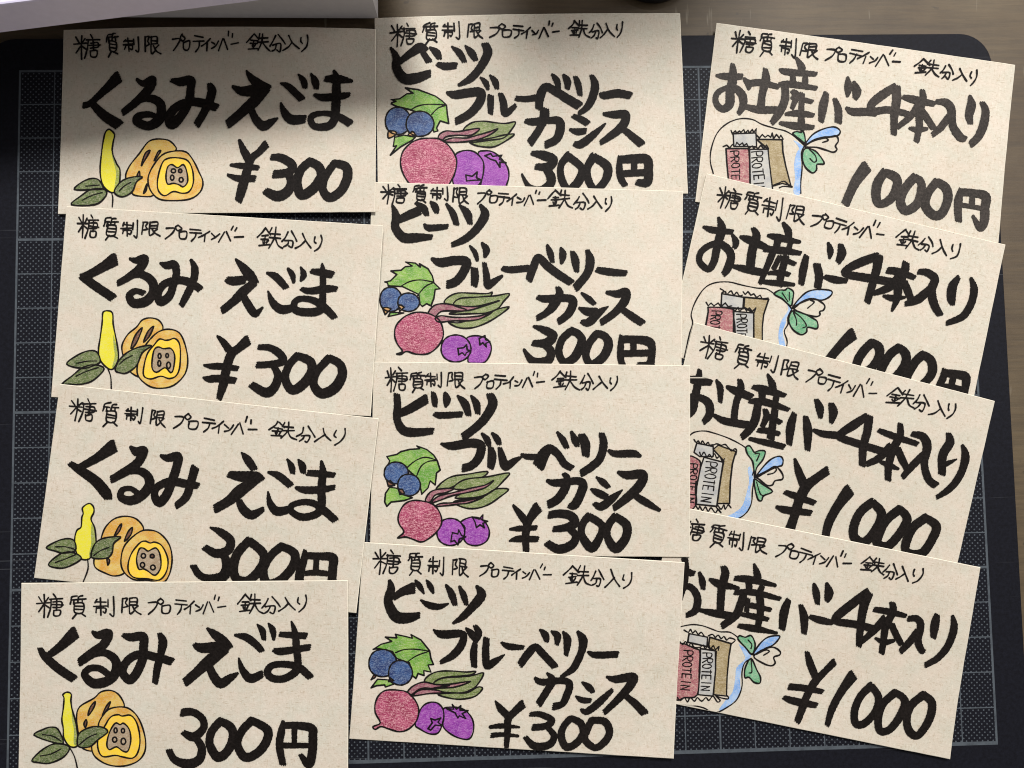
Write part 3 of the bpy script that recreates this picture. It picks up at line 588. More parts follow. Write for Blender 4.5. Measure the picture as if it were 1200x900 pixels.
# drawings: "name colour | outline | inner pen lines"; an outline "o cx cy rx ry" is an ellipse, "!" keeps corners sharp
DRAW = {
'L1':'''@70,130
whole_fruit tan|465 470 490 390 560 300 620 220 680 198 760 205 805 240 815 280 720 340 650 440 640 500 660 595 560 600 510 580 520 520|
stripe brown|635 280 600 300 575 385 600 345|
stripe brown|710 280 690 290 665 350 695 310|
stripe brown|560 425 545 455 565 460|
stripe brown|615 515 590 580 610 560|
cut_fruit tan|720 310 810 282 890 290 940 350 980 430 1008 500 990 570 920 620 800 632 700 620 640 560 622 480 650 400|
flesh yellow|720 370 760 335 830 330 900 350 935 420 940 510 910 570 860 580 800 568 740 598 695 560 690 480|
seed_core core|760 395 790 378 830 400 870 378 895 430 900 500 870 535 840 520 800 510 760 515 748 460|
seed core|o 800 422 15 14|
seed brown|o 848 422 12 13|
seed core|o 792 470 12 18|
seed core|o 855 485 14 16|
flower_bud lemon|350 130 385 165 375 220 370 290 400 370 425 420 415 540 370 575 310 530 285 430 295 290 310 190 325 145|
bud_shade ~lime|372 210 376 290 402 375 425 430 415 535 385 565 398 450 385 380 366 300|
leaf olive|105 552 160 500 230 475 280 490 305 548 220 555|185 530 280 522
leaf olive|85 660 150 600 230 550 320 555 325 600 250 660|160 630 230 595 300 575
leaf olive|385 570 430 500 500 468 580 465 540 500 510 570 440 605|420 565 455 530 500 505
stem -||365 575 375 610 372 675''',
'L2':'''@60,350
whole_fruit tan|500 380 500 320 540 250 600 200 640 150 700 135 760 155 785 215 720 290 660 350 620 470 625 550 550 510 520 440|
stripe brown|640 205 590 260 560 350 600 310|
stripe brown|720 195 680 230 650 305 690 265|
cut_fruit tan|700 280 760 230 830 215 900 240 940 320 960 430 940 530 860 610 760 630 680 610 610 540 610 450 650 350|
flesh yellow|720 330 760 285 800 292 830 290 870 280 905 330 905 470 880 540 830 562 770 545 700 565 650 540 655 460 680 380|
seed_core core|720 370 750 340 790 352 840 350 868 400 860 490 840 520 800 485 740 518 708 480|
seed core|o 762 403 10 17|
seed core|o 815 400 9 14|
seed core|o 760 455 10 20|
seed core|o 825 468 13 22|
flower_bud lemon|365 95 395 85 430 100 435 170 445 230 465 330 472 420 440 490 400 490 350 440 332 370 345 270 358 170 360 130|
bud_shade ~lime|437 250 450 290 468 350 472 425 450 480 430 480 448 400 440 330|
leaf olive|108 460 180 400 260 367 320 375 345 440 300 470 220 490|180 455 250 440 320 438
leaf olive|78 598 150 540 220 485 300 465 372 492 300 570 220 600 120 602|175 545 250 510 330 485
leaf olive|450 500 480 430 540 375 620 340 705 330 640 380 600 470 530 522 480 520|480 460 520 425 570 400
stem -||400 497 418 550 422 632''',
'L3':'''@40,570
whole_fruit tan|470 370 500 290 560 230 640 210 720 230 770 300 720 370 660 430 630 500 640 600 570 630 500 610 430 570 422 510 450 470|
stripe brown|615 265 590 290 565 350 600 315|
stripe brown|690 290 660 320 635 385 680 340|
stripe brown|512 505 518 555 530 520|
cut_fruit tan|740 320 820 308 890 335 950 410 970 510 950 620 900 678 800 660 700 655 630 600 610 520 640 410|
flesh yellow|740 400 780 385 815 398 850 392 900 420 940 510 930 600 880 658 800 650 700 640 660 580 680 480|
seed_core core|740 440 770 435 800 455 830 440 860 435 885 480 890 570 850 625 800 595 770 580 735 580 720 510|
seed core|o 768 488 15 16|
seed brown|o 830 490 14 13|
seed core|o 762 552 15 17|
seed core|o 835 570 16 17|
flower_bud lemon|385 120 415 140 420 180 400 230 425 290 435 380 430 440 385 510 320 505 290 440 285 370 300 310 330 285 335 220 345 190 340 150|
bud_shade ~lime|405 260 425 300 435 380 430 440 395 500 385 480 400 400 398 320|
leaf olive|85 432 150 390 220 368 280 380 290 450 210 470 150 455|150 425 220 425 280 440
leaf olive|100 552 160 490 230 460 300 475 330 510 250 560 180 575|150 535 220 510 290 480
leaf olive|400 490 430 400 500 362 608 355 560 400 550 460 520 500 450 508|420 485 470 450 525 430
stem -||375 510 378 580 345 670''',
'L4':'''@20,780
whole_fruit tan|430 460 418 370 440 290 540 230 590 185 660 175 720 210 755 290 700 330 630 390 590 460 560 560 530 600 450 570|
stripe brown|550 255 515 290 500 350 535 305|
stripe brown|655 255 625 290 600 350 640 300|
stripe brown|485 380 470 410 480 435 492 400|
cut_fruit tan|580 390 640 310 730 290 800 310 860 380 900 500 900 600 850 670 750 705 640 695 550 640 525 570 545 500 570 440|
flesh yellow|620 420 660 360 710 345 740 355 800 350 845 410 865 520 850 610 810 650 740 640 690 630 610 640 575 600 570 520|
seed_core core|690 405 725 415 750 405 790 450 800 530 780 600 745 600 700 570 650 590 632 550 650 470|
seed core|o 693 455 11 17|
seed core|o 745 457 11 15|
seed core|o 687 520 15 18|
seed core|o 748 532 16 22|
flower_bud lemon|350 187 380 200 378 245 385 300 405 370 420 440 432 530 415 570 370 565 330 510 325 440 315 380 325 300 330 230 322 205|
bud_shade ~lime|388 310 405 370 420 440 432 530 415 562 400 540 402 450 388 380|
leaf olive|120 488 180 450 240 432 290 450 325 545 240 535|180 485 250 495 310 530
leaf olive|105 665 180 590 270 548 368 570 330 640 230 685 150 680|165 635 240 620 310 585
leaf olive|430 565 435 480 510 435 590 430 638 465 570 520 510 570|440 555 500 505 560 480
stem -||370 575 405 640 425 720''',
'M1':'''@430,100
leaf green|!200 145 172 130 175 122 205 112 170 100 230 95 280 60 325 55 270 18 360 30 440 60 480 75 530 110 560 140 565 200 575 268 515 250 490 300 500 320 470 328 450 250 380 200 300 170|305 175 360 145 440 133 555 138;455 205 500 160 550 143
leaf green|!195 365 185 430 208 425 165 490 240 430 320 385 340 365 260 350|
blackcurrant purple|780 480 830 460 890 470 950 520 990 580 998 640 985 690 960 740 860 760 800 720 815 600|
calyx purple|!830 495 870 480 885 500 950 490 930 520 980 545 935 540 935 575 905 530 870 520|
blackcurrant purple|620 490 690 458 760 470 815 530 820 600 800 680 740 740 660 750 610 700 600 600|
calyx purple|!695 630 740 640 775 610 770 650 805 665 740 668 700 672|
blueberry blue|o 218 250 90 98|
calyx orange|150 325 152 370 205 345 200 325 170 320|
blueberry blue|o 372 270 98 90|
calyx orange|290 350 320 325 340 345 340 358|
beet_leaf sage|680 310 740 262 820 252 900 262 975 268 1045 258 1010 320 960 370 870 385 730 400 720 350|
beet_leaf sage|720 395 800 385 900 365 960 350 1035 342 1000 375 900 430 820 432 760 420|
beet_stalk plum|500 385 510 345 560 320 640 325 790 302 735 350 640 350 560 360 525 390|
beet_stalk plum|540 395 600 370 700 370 760 355 850 330 920 305 860 350 760 385 640 400|
beetroot beet|430 372 510 378 580 430 630 520 620 610 595 665 540 740 440 760 340 730 270 650 237 560 250 470 310 405 370 378|''',
'M2':'''@430,300
leaf green|!150 210 145 190 125 182 165 175 210 130 170 105 240 100 270 75 320 70 272 42 340 50 375 78 370 55 430 90 460 140 472 190 515 230 480 235 470 300 450 350 420 335 390 355 375 340 365 270 250 215|235 215 300 180 380 168 470 185;355 278 410 215 465 188
leaf green|!150 425 165 395 260 400 200 415|
blueberry blue|o 168 305 78 88|
calyx orange|!110 365 128 412 150 390 170 372 140 360|
blueberry blue|o 292 325 76 66|
calyx orange|!220 345 230 390 262 360 240 345|
blackcurrant purple|700 580 760 560 830 575 870 620 870 680 830 745 760 755 710 740 725 640|
calyx purple|!790 580 830 560 835 590 865 600 835 615 840 640 815 610 795 625|
blackcurrant purple|o 625 650 105 97|
calyx purple|!640 650 680 645 700 625 705 660 725 665 700 680 690 700 670 680 645 695|
beet_leaf sage|545 330 570 290 640 260 740 262 840 265 880 255 850 290 700 300 620 345|
beet_leaf sage|575 465 640 470 700 455 800 430 900 380 998 358 940 410 850 465 760 500 680 508 620 495|
beet_leaf sage|610 345 650 300 760 290 900 280 1002 265 960 320 920 370 840 400 730 405 600 410 590 400 700 380|
beet_stalk plum|430 405 470 350 540 335 650 350 760 355 850 335 930 315 800 360 700 385 600 385 520 390 470 435|
beet_stalk plum|480 440 520 420 600 430 700 430 800 420 880 395 800 440 720 455 600 455 510 465|
beetroot beet|370 395 450 410 515 460 538 550 510 620 460 670 410 690 340 688 280 670 240 690 208 688 250 670 215 620 195 560 205 490 260 430 320 402|''',
'M3':'''@430,515
leaf green|!150 175 160 150 140 120 210 105 240 85 300 70 370 65 350 45 420 70 470 110 495 150 515 215 490 235 480 320 445 290 430 340 385 385 375 330 350 270 290 215|285 195 340 150 410 125 490 145;348 260 380 190 430 155 495 148
leaf green|!140 470 125 440 130 380 160 335 220 345 230 380 320 410 260 430 170 440|
blueberry blue|o 205 235 85 78|
calyx brown|!140 295 150 328 195 322 165 290|
blueberry blue|o 295 320 80 78|
calyx brown|!220 350 232 388 265 378 250 350|
blackcurrant purple|660 580 740 545 820 570 860 640 845 710 780 745 710 735 680 690 690 620|
calyx purple|!740 545 790 560 815 530 815 565 850 575 815 590 825 620 795 600 770 620 760 580|
blackcurrant purple|o 588 650 98 97|
calyx purple|!600 655 640 665 645 635 665 675 695 685 650 700 640 740 615 710 590 720|
beet_leaf sage|485 355 530 300 600 260 700 245 845 225 810 265 700 285 630 320 560 350|
beet_leaf sage|610 440 700 420 820 400 900 350 995 350 940 400 850 460 760 485 680 478|
beet_leaf sage|610 345 650 300 720 275 850 262 1000 235 960 290 900 350 830 390 740 410 620 410 690 360|
beet_stalk plum|410 430 440 375 500 350 610 345 550 375 480 390 445 440|
beet_stalk plum|455 445 500 400 600 375 720 345 830 320 890 290 830 340 720 370 600 395 520 425|
beet_stalk plum|480 470 520 450 600 445 700 430 820 405 720 445 640 455 560 465|
beetroot beet|320 430 400 435 470 460 515 520 525 590 490 650 430 700 380 720 320 700 270 685 215 692 260 650 225 590 222 530 260 460|''',
'M4':'''@410,740
leaf green|!165 125 220 90 295 70 250 40 330 45 320 20 390 35 440 48 430 22 500 60 560 135 570 190 588 232 550 235 570 285 520 275 522 310 480 295 465 330 440 310 420 220 330 190 300 140 200 120|320 150 380 128 460 125 558 138;410 210 470 170 550 142
leaf green|!150 395 195 335 270 340 310 370 250 390 245 375 190 380|
blueberry blue|o 230 222 98 98|
calyx brown|!150 338 165 310 190 305 175 325|
blueberry blue|o 355 290 84 88|
calyx brown|!272 352 285 325 310 345|
blackcurrant purple|660 540 720 530 800 545 860 610 870 690 840 750 770 745 700 710 655 660 660 590|
calyx purple|!680 540 730 545 720 510 750 545 780 520 775 550 830 555 790 575 815 610 770 590 760 605 740 570|
blackcurrant purple|490 560 530 510 590 495 640 520 662 580 650 650 620 710 560 715 490 680 460 650|
calyx purple|!570 610 600 620 640 605 620 635 650 660 600 655 570 690 550 680 580 640|
beet_leaf sage|525 350 560 305 630 280 720 278 820 285 885 280 850 305 740 315 640 330 590 370|
beet_leaf sage|620 440 720 432 820 430 900 390 932 402 880 455 780 475 690 465|
beet_leaf sage|590 370 640 330 760 320 860 310 940 292 900 370 850 410 780 430 650 425 580 400 700 380|
beet_stalk plum|405 425 450 380 520 355 600 370 700 370 850 350 740 390 600 400 500 400 430 445|
beet_stalk plum|445 450 500 410 600 410 660 430 560 435|
beetroot beet|260 412 340 412 410 430 470 500 485 570 460 640 400 690 340 700 270 680 220 665 180 685 165 665 215 640 180 570 180 500 210 440|''',
'R1':'''@810,120
gift_bag_line -||155 500 135 420 140 330 180 220 250 150 340 115 430 120 500 155 600 185 660 200 720 235 795 300;795 305 775 360 780 450 770 560 770 640
bag_ribbon_shade ~sky|720 265 790 310 770 350 775 480 765 650 720 640 730 540 725 440 740 360 760 320|
protein_bar ochre|!460 260 640 262 645 350 665 450 700 585 640 570 570 590 545 470 540 330|570 585 610 570 650 555 680 575 710 595 650 590 620 600
protein_bar grey|!295 220 455 215 460 310 300 310|
protein_bar pink|!245 325 405 325 410 420 412 640 270 640 250 420|
protein_bar grey|!410 330 540 330 550 430 575 640 415 640|
wrapper_edge -||!280 195 290 220 310 200 320 215 340 200 350 210 370 190 380 215 400 195 410 215 430 190 440 210 458 185 455 225;!460 230 480 250 500 225 520 245 540 230 560 245 570 215 580 255 600 225 620 250 630 230 648 258;!225 310 250 300 270 320 290 295 310 310 320 280 340 300 360 285 370 305 390 290 405 320;!410 320 430 305 440 325 455 310 470 325 490 300 510 325 530 300 545 325
protein_word -||T 275 345 290 640 62
protein_word -||T 420 350 445 640 75
bow_loop sky|800 300 850 230 920 190 1000 172 1045 195 1040 225 1000 240 930 245 870 260|
bow_loop -|800 310 870 265 960 245 1020 235 1035 270 1015 305 1025 330 1000 350 950 335 880 315|940 245 965 265 925 280
bow_loop mint|715 220 740 205 775 210 770 185 795 220 800 285 760 255|
bow_loop mint|800 325 860 335 900 370 935 430 885 435 880 475 850 495 800 450 780 380|830 330 870 370 880 410 860 420 835 395''',
'R2':'''@800,310
gift_bag_line -||5 680 25 590 50 480 70 410 60 350 90 260 150 170 220 130 320 122 420 145 520 165 590 172 650 210 720 260 765 310;765 320 740 370 740 420 715 470 735 540 725 600
bag_ribbon_shade ~sky|730 275 765 310 730 370 720 420 700 480 720 580 680 580 670 490 690 400 740 320|
protein_bar ochre|!435 230 605 245 570 350 560 440 560 570 500 570 500 340 430 300|
protein_bar grey|!275 205 430 230 425 310 270 300|
protein_bar pink|190 300 340 310 355 340 355 520 170 520 180 330|
protein_bar grey|!360 330 500 340 500 560 355 560|
wrapper_edge -||265 170 290 185 275 200 300 190 310 210 340 185 360 215 380 195 400 220 420 215;!425 190 440 210 460 190 480 215 500 205 520 230 545 215 560 240 600 235 605 250;!165 265 180 290 200 270 220 290 250 270 270 295 300 270 320 295 345 290;!345 310 370 325 390 300 400 330 430 300 450 325 470 305 490 330 515 305 505 335
protein_word -||T 200 325 185 560 70
protein_word -||T 378 350 378 590 72
bow_loop sky|770 305 820 240 880 190 960 175 1045 185 1040 220 980 250 900 240 840 260 790 300|
bow_loop -|780 305 850 260 920 240 970 260 1000 290 990 320 965 330 965 355 930 365 850 345|900 250 925 265 880 305
bow_loop mint|645 208 680 180 720 180 740 165 778 190 775 240 760 290 700 240|700 200 740 260;750 195 750 250
bow_loop mint|775 325 850 345 900 370 945 400 945 450 880 440 870 475 830 492 770 450 745 380|780 330 840 380 870 430 845 445;780 340 800 390 800 425''',
'R3':'''@800,490
gift_bag_line -||0 155 40 130 80 100 150 90 220 105 320 140 400 180 450 215 495 270 505 340 490 400;500 430 490 520 485 590 460 650 420 690 370 715
bag_ribbon_shade ~sky|480 340 500 420 480 500 480 610 440 670 370 715 290 705 360 670 420 620 450 530 470 440 460 360|
protein_bar ochre|!215 220 250 190 375 235 350 320 335 450 330 600 240 600 265 440 290 300|
protein_bar grey|!100 175 215 200 215 270 120 270 80 240|
protein_bar pink|10 290 120 300 115 400 90 500 95 610 10 640|
protein_bar grey|!150 275 285 310 265 440 240 620 90 605 100 480 125 350|
wrapper_edge -||80 150 95 170 110 160 125 180 140 160 160 185 180 170 190 190 215 185;215 190 240 180 270 190 300 185 320 205 345 230 365 215 380 225 375 255;120 240 130 265 150 240 170 270 190 255 205 275 225 250 240 280 260 270 280 300 295 285;240 600 270 640 290 610 300 640 320 610 340 630;90 610 110 640 120 620 140 650 160 625 180 655 200 630 230 665 250 640 270 665 235 625
protein_word -||T 165 305 125 595 80
protein_word -||T 55 320 30 600 50
bow_loop mint|445 205 470 195 490 220 505 240 540 228 580 235 565 290 520 350 508 420 500 350 490 300 455 250|510 250 540 250 520 300
bow_loop sky|515 415 560 350 620 290 680 268 705 290 700 330 670 340 620 360 560 395|
bow_loop -|520 410 600 365 650 340 680 360 705 400 700 430 650 440 630 470 590 470 540 430|640 340 660 360 640 385 600 395
bow_loop mint|505 430 560 465 632 515 570 545 555 580 530 570 510 500|520 450 545 530 570 545''',
'R4':'''@780,710
gift_bag_line -||90 150 180 132 260 140 330 165 380 182 450 185 500 215 560 265 605 340;600 370 555 400 535 470 535 560 500 650 440 700 345 745 260 710 180 695 80 690
bag_ribbon_shade ~sky|520 265 600 330 590 370 540 430 525 520 520 620 440 700 370 730 420 660 470 600 490 500 500 430 560 370 540 310|
protein_bar ochre|!310 220 460 265 445 350 430 500 425 630 335 620 345 450 355 320 300 290|
protein_bar grey|!165 195 295 220 290 285 155 255|
protein_bar pink|60 280 210 300 240 330 235 450 220 620 130 640 60 630|
protein_bar grey|!245 300 350 315 350 450 330 630 225 620 240 460|
wrapper_edge -||130 170 160 185 175 165 190 190 210 175 230 200 250 185 270 210;300 210 330 200 350 220 370 205 390 230 410 215 430 240 450 225 490 240 460 268;100 250 120 270 140 250 160 280 180 260 200 290 240 290;245 290 265 275 280 300 300 270 315 300 335 280 350 305 375 285 370 310;80 640 100 660 130 640 150 670 170 640 200 665 220 640 250 665 280 640 300 660 330 630 360 670 380 660 350 630;340 620 380 640 430 650 440 640 425 625
protein_word -||T 125 312 100 595 65
protein_word -||T 258 330 245 600 68
bow_loop mint|510 235 520 210 560 220 600 208 625 250 628 290 605 340 560 290|580 240 605 270 600 300
bow_loop sky|615 340 660 270 720 220 800 210 790 240 755 275 700 300 650 330|
bow_loop -|620 355 680 310 755 290 805 320 800 345 760 360 770 400 740 420 680 400|690 345 730 320 700 310 640 340
bow_loop mint|600 370 640 450 665 500 660 540 620 535 585 500 555 500 560 430|600 380 605 460 585 470''',
}
# ------------------------------------------------------------------ cards: where each one lies
CW, CH, CT = 9.14, 5.5, 0.035
# corners seen in the photograph (top left, top right, bottom right, bottom left), None where another card hides them; then the tilt if few show
CORNERS = {
 'R1': ([(841, 25.5), (1185.7, 78.6), (1171, 284), (815.5, 237)], None),
 'R2': ([(828.5, 203), (1178, 287), None, None], -14.2),
 'R3': ([None, (1166, 470), None, None], -15.6),
 'R4': ([None, (1149, 666), (1111, 886.7), None], None),
 'M1': ([(439.5, 21.3), (796.8, 14), (805.9, 228), None], None),
 'M2': ([None, (800.8, 223.5), (798, 427.5), None], -2.4),
 'M3': ([(440, 424.5), (807.5, 428), (807.7, 652.4), None], None),
 'M4': ([(427, 634), (800, 658), (789, 889), (410, 866)], None),
 'L1': ([(75.8, 35), (438.5, 33), (440.8, 250.3), (68.7, 250.8)], None),
 'L2': ([(76.7, 242), (448.7, 266.7), (436.4, 486), (59.3, 464)], None),
 'L3': ([(68.3, 450.7), (446, 492), (417.5, 716.6), (39, 676.7)], None),
 'L4': ([(26, 682.7), (408.3, 680), None, None], -0.6),
}
ORDER = ['R1', 'R2', 'R3', 'R4', 'M1', 'M2', 'M3', 'M4', 'L1', 'L2', 'L3', 'L4']     # bottom of the pile first
LOCAL = np.array([(-CW/2, CH/2), (CW/2, CH/2), (CW/2, -CH/2), (-CW/2, -CH/2)])
def place(key, plane):
    pts, ang = CORNERS[key]
    idx = [i for i, p in enumerate(pts) if p is not None]
    if key == 'M2': idx = [1]
    if key == 'L4': idx = [0, 1]
    if key == 'R2': idx = [0, 1]
    W = px_plane([pts[i] for i in idx], plane)[:, :2]; L = LOCAL[idx]
    if ang is None:
        a = L - L.mean(0); b = W - W.mean(0)
        th = math.atan2((a[:, 0]*b[:, 1]-a[:, 1]*b[:, 0]).sum(), (a*b).sum())
    else: th = math.radians(ang)
    R = np.array([[math.cos(th), -math.sin(th)], [math.sin(th), math.cos(th)]])
    t = (W - L @ R.T).mean(0)
    return t, th, R
gu, gv = np.meshgrid(np.linspace(-CW/2, CW/2, 47), np.linspace(-CH/2, CH/2, 31))
GRID = np.stack([gu.ravel(), gv.ravel()], 1)
GAP = 0.03
CURL = {'R4': (0.11, 0.0), 'M4': (0.08, 0.03), 'L1': (0.05, 0.02), 'R1': (0.03, 0.03), 'L4': (0.03, 0.03)}     # cm the lower and the upper edge stand up
def curl(key, q):
    lo, hi = CURL.get(key, (0.0, 0.0))
    v = q[:, 1]/(CH/2); u = q[:, 0]/(CW/2)
    return (lo*np.clip(-v, 0, 1)**2 + hi*np.clip(v, 0, 1)**2)*(0.75+0.25*u)
placed = {}
def top_of_pile(P):
    z = np.zeros(len(P))
    for k_, (t, th, R, pl) in placed.items():
        q = (P - t) @ R
        ins = (abs(q[:, 0]) <= CW/2+0.02) & (abs(q[:, 1]) <= CH/2+0.02)
        z = np.where(ins, np.maximum(z, pl[0]*P[:, 0]+pl[1]*P[:, 1]+pl[2]+GAP+curl(k_, q)), z)
    return z
for key in ORDER:
    plane = (0, 0, CT)
    for rep in range(2):
        t, th, R = place(key, plane)
        P = GRID @ R.T + t
        need = top_of_pile(P)
        C = P.mean(0)
        best = None; a = b = 0.0; step = 0.02
        def cost(a, b):
            c = (need - a*P[:, 0] - b*P[:, 1]).max(); return c + a*C[0] + b*C[1], c
        cur, cc_ = cost(a, b)
        while step > 1e-5:                                   # let the stiff card settle: lowest plane that clears what lies under it
            for da, db in ((step, 0), (-step, 0), (0, step), (0, -step), (step, step), (-step, -step), (step, -step), (-step, step)):
                k, c2 = cost(a+da, b+db)
                if k < cur-1e-9:
                    a += da; b += db; cur, cc_ = k, c2; break
            else: step /= 2
        plane = (a, b, cc_ + CT + 0.002)                      # upper face of the card
    placed[key] = (t, th, R, plane)

# ------------------------------------------------------------------ ink: strokes -> one clean sheet of ink per character
def spline(pts, closed=False, sharp=False, step=4):
    pts = np.asarray(pts, float); n = len(pts)
    if sharp or n < 3:
        return np.vstack([pts, pts[:1]]) if closed else pts
    out = []
    rngs = range(n) if closed else range(n-1)
    for i in rngs:
        if closed: p0, p1, p2, p3 = pts[i-1], pts[i], pts[(i+1) % n], pts[(i+2) % n]
        else: p0, p1, p2, p3 = pts[max(i-1, 0)], pts[i], pts[i+1], pts[min(i+2, n-1)]
        for k in range(step):
            t = k/step
            out.append(0.5*((2*p1) + (-p0+p2)*t + (2*p0-5*p1+4*p2-p3)*t*t + (-p0+3*p1-3*p2+p3)*t**3))
    out.append(pts[0] if closed else pts[-1])
    return np.array(out)
def smooth_noise(ny, nx, cell):
    cy, cx = int(ny/cell)+3, int(nx/cell)+3
    g = rng.uniform(-1, 1, (cy, cx))
    y = np.arange(ny)/cell; x = np.arange(nx)/cell
    iy, ix = y.astype(int), x.astype(int); fy = (y-iy)[:, None]; fx = (x-ix)[None, :]
    fy = fy*fy*(3-2*fy); fx = fx*fx*(3-2*fx)
    return (g[iy][:, ix]*(1-fx)+g[iy][:, ix+1]*fx)*(1-fy) + (g[iy+1][:, ix]*(1-fx)+g[iy+1][:, ix+1]*fx)*fy
def field_mesh(strokes, res, rough, cell, blunt):
    """strokes: list of (N,3) arrays x y halfwidth in photo pixels. returns pixel points and polygon sizes"""
    allp = np.vstack(strokes); pad = allp[:, 2].max()+1.5
    x0, y0 = allp[:, 0].min()-pad, allp[:, 1].min()-pad
    nx = int((allp[:, 0].max()+pad-x0)*res)+2; ny = int((allp[:, 1].max()+pad-y0)*res)+2
    xs = x0+np.arange(nx)/res; ys = y0+np.arange(ny)/res
    f = np.full((ny, nx), 9.0)
    for s in strokes:
        L = np.r_[0, np.cumsum(np.hypot(*np.diff(s[:, :2], axis=0).T))]
        for i in range(len(s)-1):
            a, b = s[i], s[i+1]; r = max(a[2], b[2])+1.2
            i0 = max(0, int((min(a[0], b[0])-r-x0)*res)); i1 = min(nx, int((max(a[0], b[0])+r-x0)*res)+2)
            j0 = max(0, int((min(a[1], b[1])-r-y0)*res)); j1 = min(ny, int((max(a[1], b[1])+r-y0)*res)+2)
            X = xs[None, i0:i1]; Y = ys[j0:j1, None]
            d = b[:2]-a[:2]; dl = max(d @ d, 1e-9)
            t = np.clip(((X-a[0])*d[0]+(Y-a[1])*d[1])/dl, 0, 1)
            g = np.hypot(X-a[0]-t*d[0], Y-a[1]-t*d[1]) - (a[2]+t*(b[2]-a[2]))
            if blunt:
                # the pen leaves a flat cut where a broad stroke starts and stops
                for e, dirn, near in ((s[0], s[0]-s[1], L[i] < s[0][2]*1.2), (s[-1], s[-1]-s[-2], L[-1]-L[i+1] < s[-1][2]*1.2)):
                    if near and e[2] > 2.6:
                        q = dirn[:2]/max(np.hypot(*dirn[:2]), 1e-6)
                        q = np.array([q[0]*0.94-q[1]*0.34, q[0]*0.34+q[1]*0.94])
                        lat = (Y-e[1])*q[0]-(X-e[0])*q[1]; ph = e[0]*1.7+e[1]
                        g = np.maximum(g, (X-e[0])*q[0]+(Y-e[1])*q[1]-0.42*e[2]+0.42*np.sin(lat*2.6+ph)+0.34*np.sin(lat*5.9+2*ph))
            f[j0:j1, i0:i1] = np.minimum(f[j0:j1, i0:i1], g)
    if rough: f = f + rough*(smooth_noise(ny, nx, cell*res)+0.5*smooth_noise(ny, nx, cell*res*0.4))
    ins = f < 0
    case = ins[:-1, :-1]*1 + ins[:-1, 1:]*2 + ins[1:, 1:]*4 + ins[1:, :-1]*8
    P, sizes = [], []
    off = [(0, 0), (0, 1), (1, 1), (1, 0)]
    for cs in range(1, 15):
        J, I = np.nonzero(case == cs)
        if not len(J): continue
        cols = []
        for k in range(4):
            k2 = (k+1) % 4; a_in = cs >> k & 1; b_in = cs >> k2 & 1
            ja, ia = J+off[k][0], I+off[k][1]; jb, ib = J+off[k2][0], I+off[k2][1]
            if a_in: cols.append(np.stack([x0+ia/res, y0+ja/res], 1))
            if a_in != b_in:
                fa, fb = f[ja, ia], f[jb, ib]; t = fa/(fa-fb)
                cols.append(np.stack([x0+(ia+t*(ib-ia))/res, y0+(ja+t*(jb-ja))/res], 1))
        P.append(np.stack(cols, 1).reshape(-1, 2)); sizes += [len(cols)]*len(J)
    full = np.pad((case == 15).astype(np.int8), ((0, 0), (1, 1)))
    dd = np.diff(full, axis=1)
    j, s_ = np.nonzero(dd == 1); j2, e_ = np.nonzero(dd == -1)
    if len(j):
        q = np.stack([np.stack([x0+s_/res, y0+j/res], 1), np.stack([x0+e_/res, y0+j/res], 1), np.stack([x0+e_/res, y0+(j+1)/res], 1), np.stack([x0+s_/res, y0+(j+1)/res], 1)], 1)
        P.append(q.reshape(-1, 2)); sizes += [4]*len(j)
    return (np.vstack(P) if P else np.zeros((0, 2))), np.array(sizes, int)

class Sheet:
    """collects flat pieces lying on one card and builds them as one mesh"""
    def __init__(self, card): self.c = card; self.V = []; self.S = []; self.M = []
    def add(self, px, sizes, lift, mi):
        if len(px) == 0: return
        W = px_plane(px, self.c['plane'], lift)
        q = (W[:, :2]-self.c['t']) @ self.c['R']                # into the card's own frame
        # trim to the sheet: nothing is drawn past the paper's edge
        hz = curl(self.c['key'], q)
        starts = np.r_[0, np.cumsum(sizes)[:-1]]
        ok = (abs(q[:, 0]) < CW/2-0.01) & (abs(q[:, 1]) < CH/2-0.01)
        keep = np.logical_and.reduceat(ok, starts)
        vm = np.repeat(keep, sizes)
        Lc = np.stack([q[:, 0], q[:, 1], W[:, 2]-self.c['z0']+hz], 1)[vm]
        self.V.append(Lc*CM); self.S.append(sizes[keep]); self.M.append(np.full(keep.sum(), mi))
    def build(self, name, parent, mats):
        if not self.V: return None
        V = np.vstack(self.V); sz = np.concatenate(self.S); M = np.concatenate(self.M)
        if not len(V): return None
        me = bpy.data.meshes.new(name)
        me.vertices.add(len(V)); me.vertices.foreach_set('co', V.ravel())
        me.loops.add(len(V)); me.loops.foreach_set('vertex_index', np.arange(len(V))[::1])
        st = np.r_[0, np.cumsum(sz)[:-1]]
        me.polygons.add(len(sz)); me.polygons.foreach_set('loop_start', st); me.polygons.foreach_set('loop_total', sz)
        me.polygons.foreach_set('material_index', M.astype(np.int32))
        me.update(calc_edges=True); me.validate()
        me.flip_normals()
        return link(name, me, parent, mats)

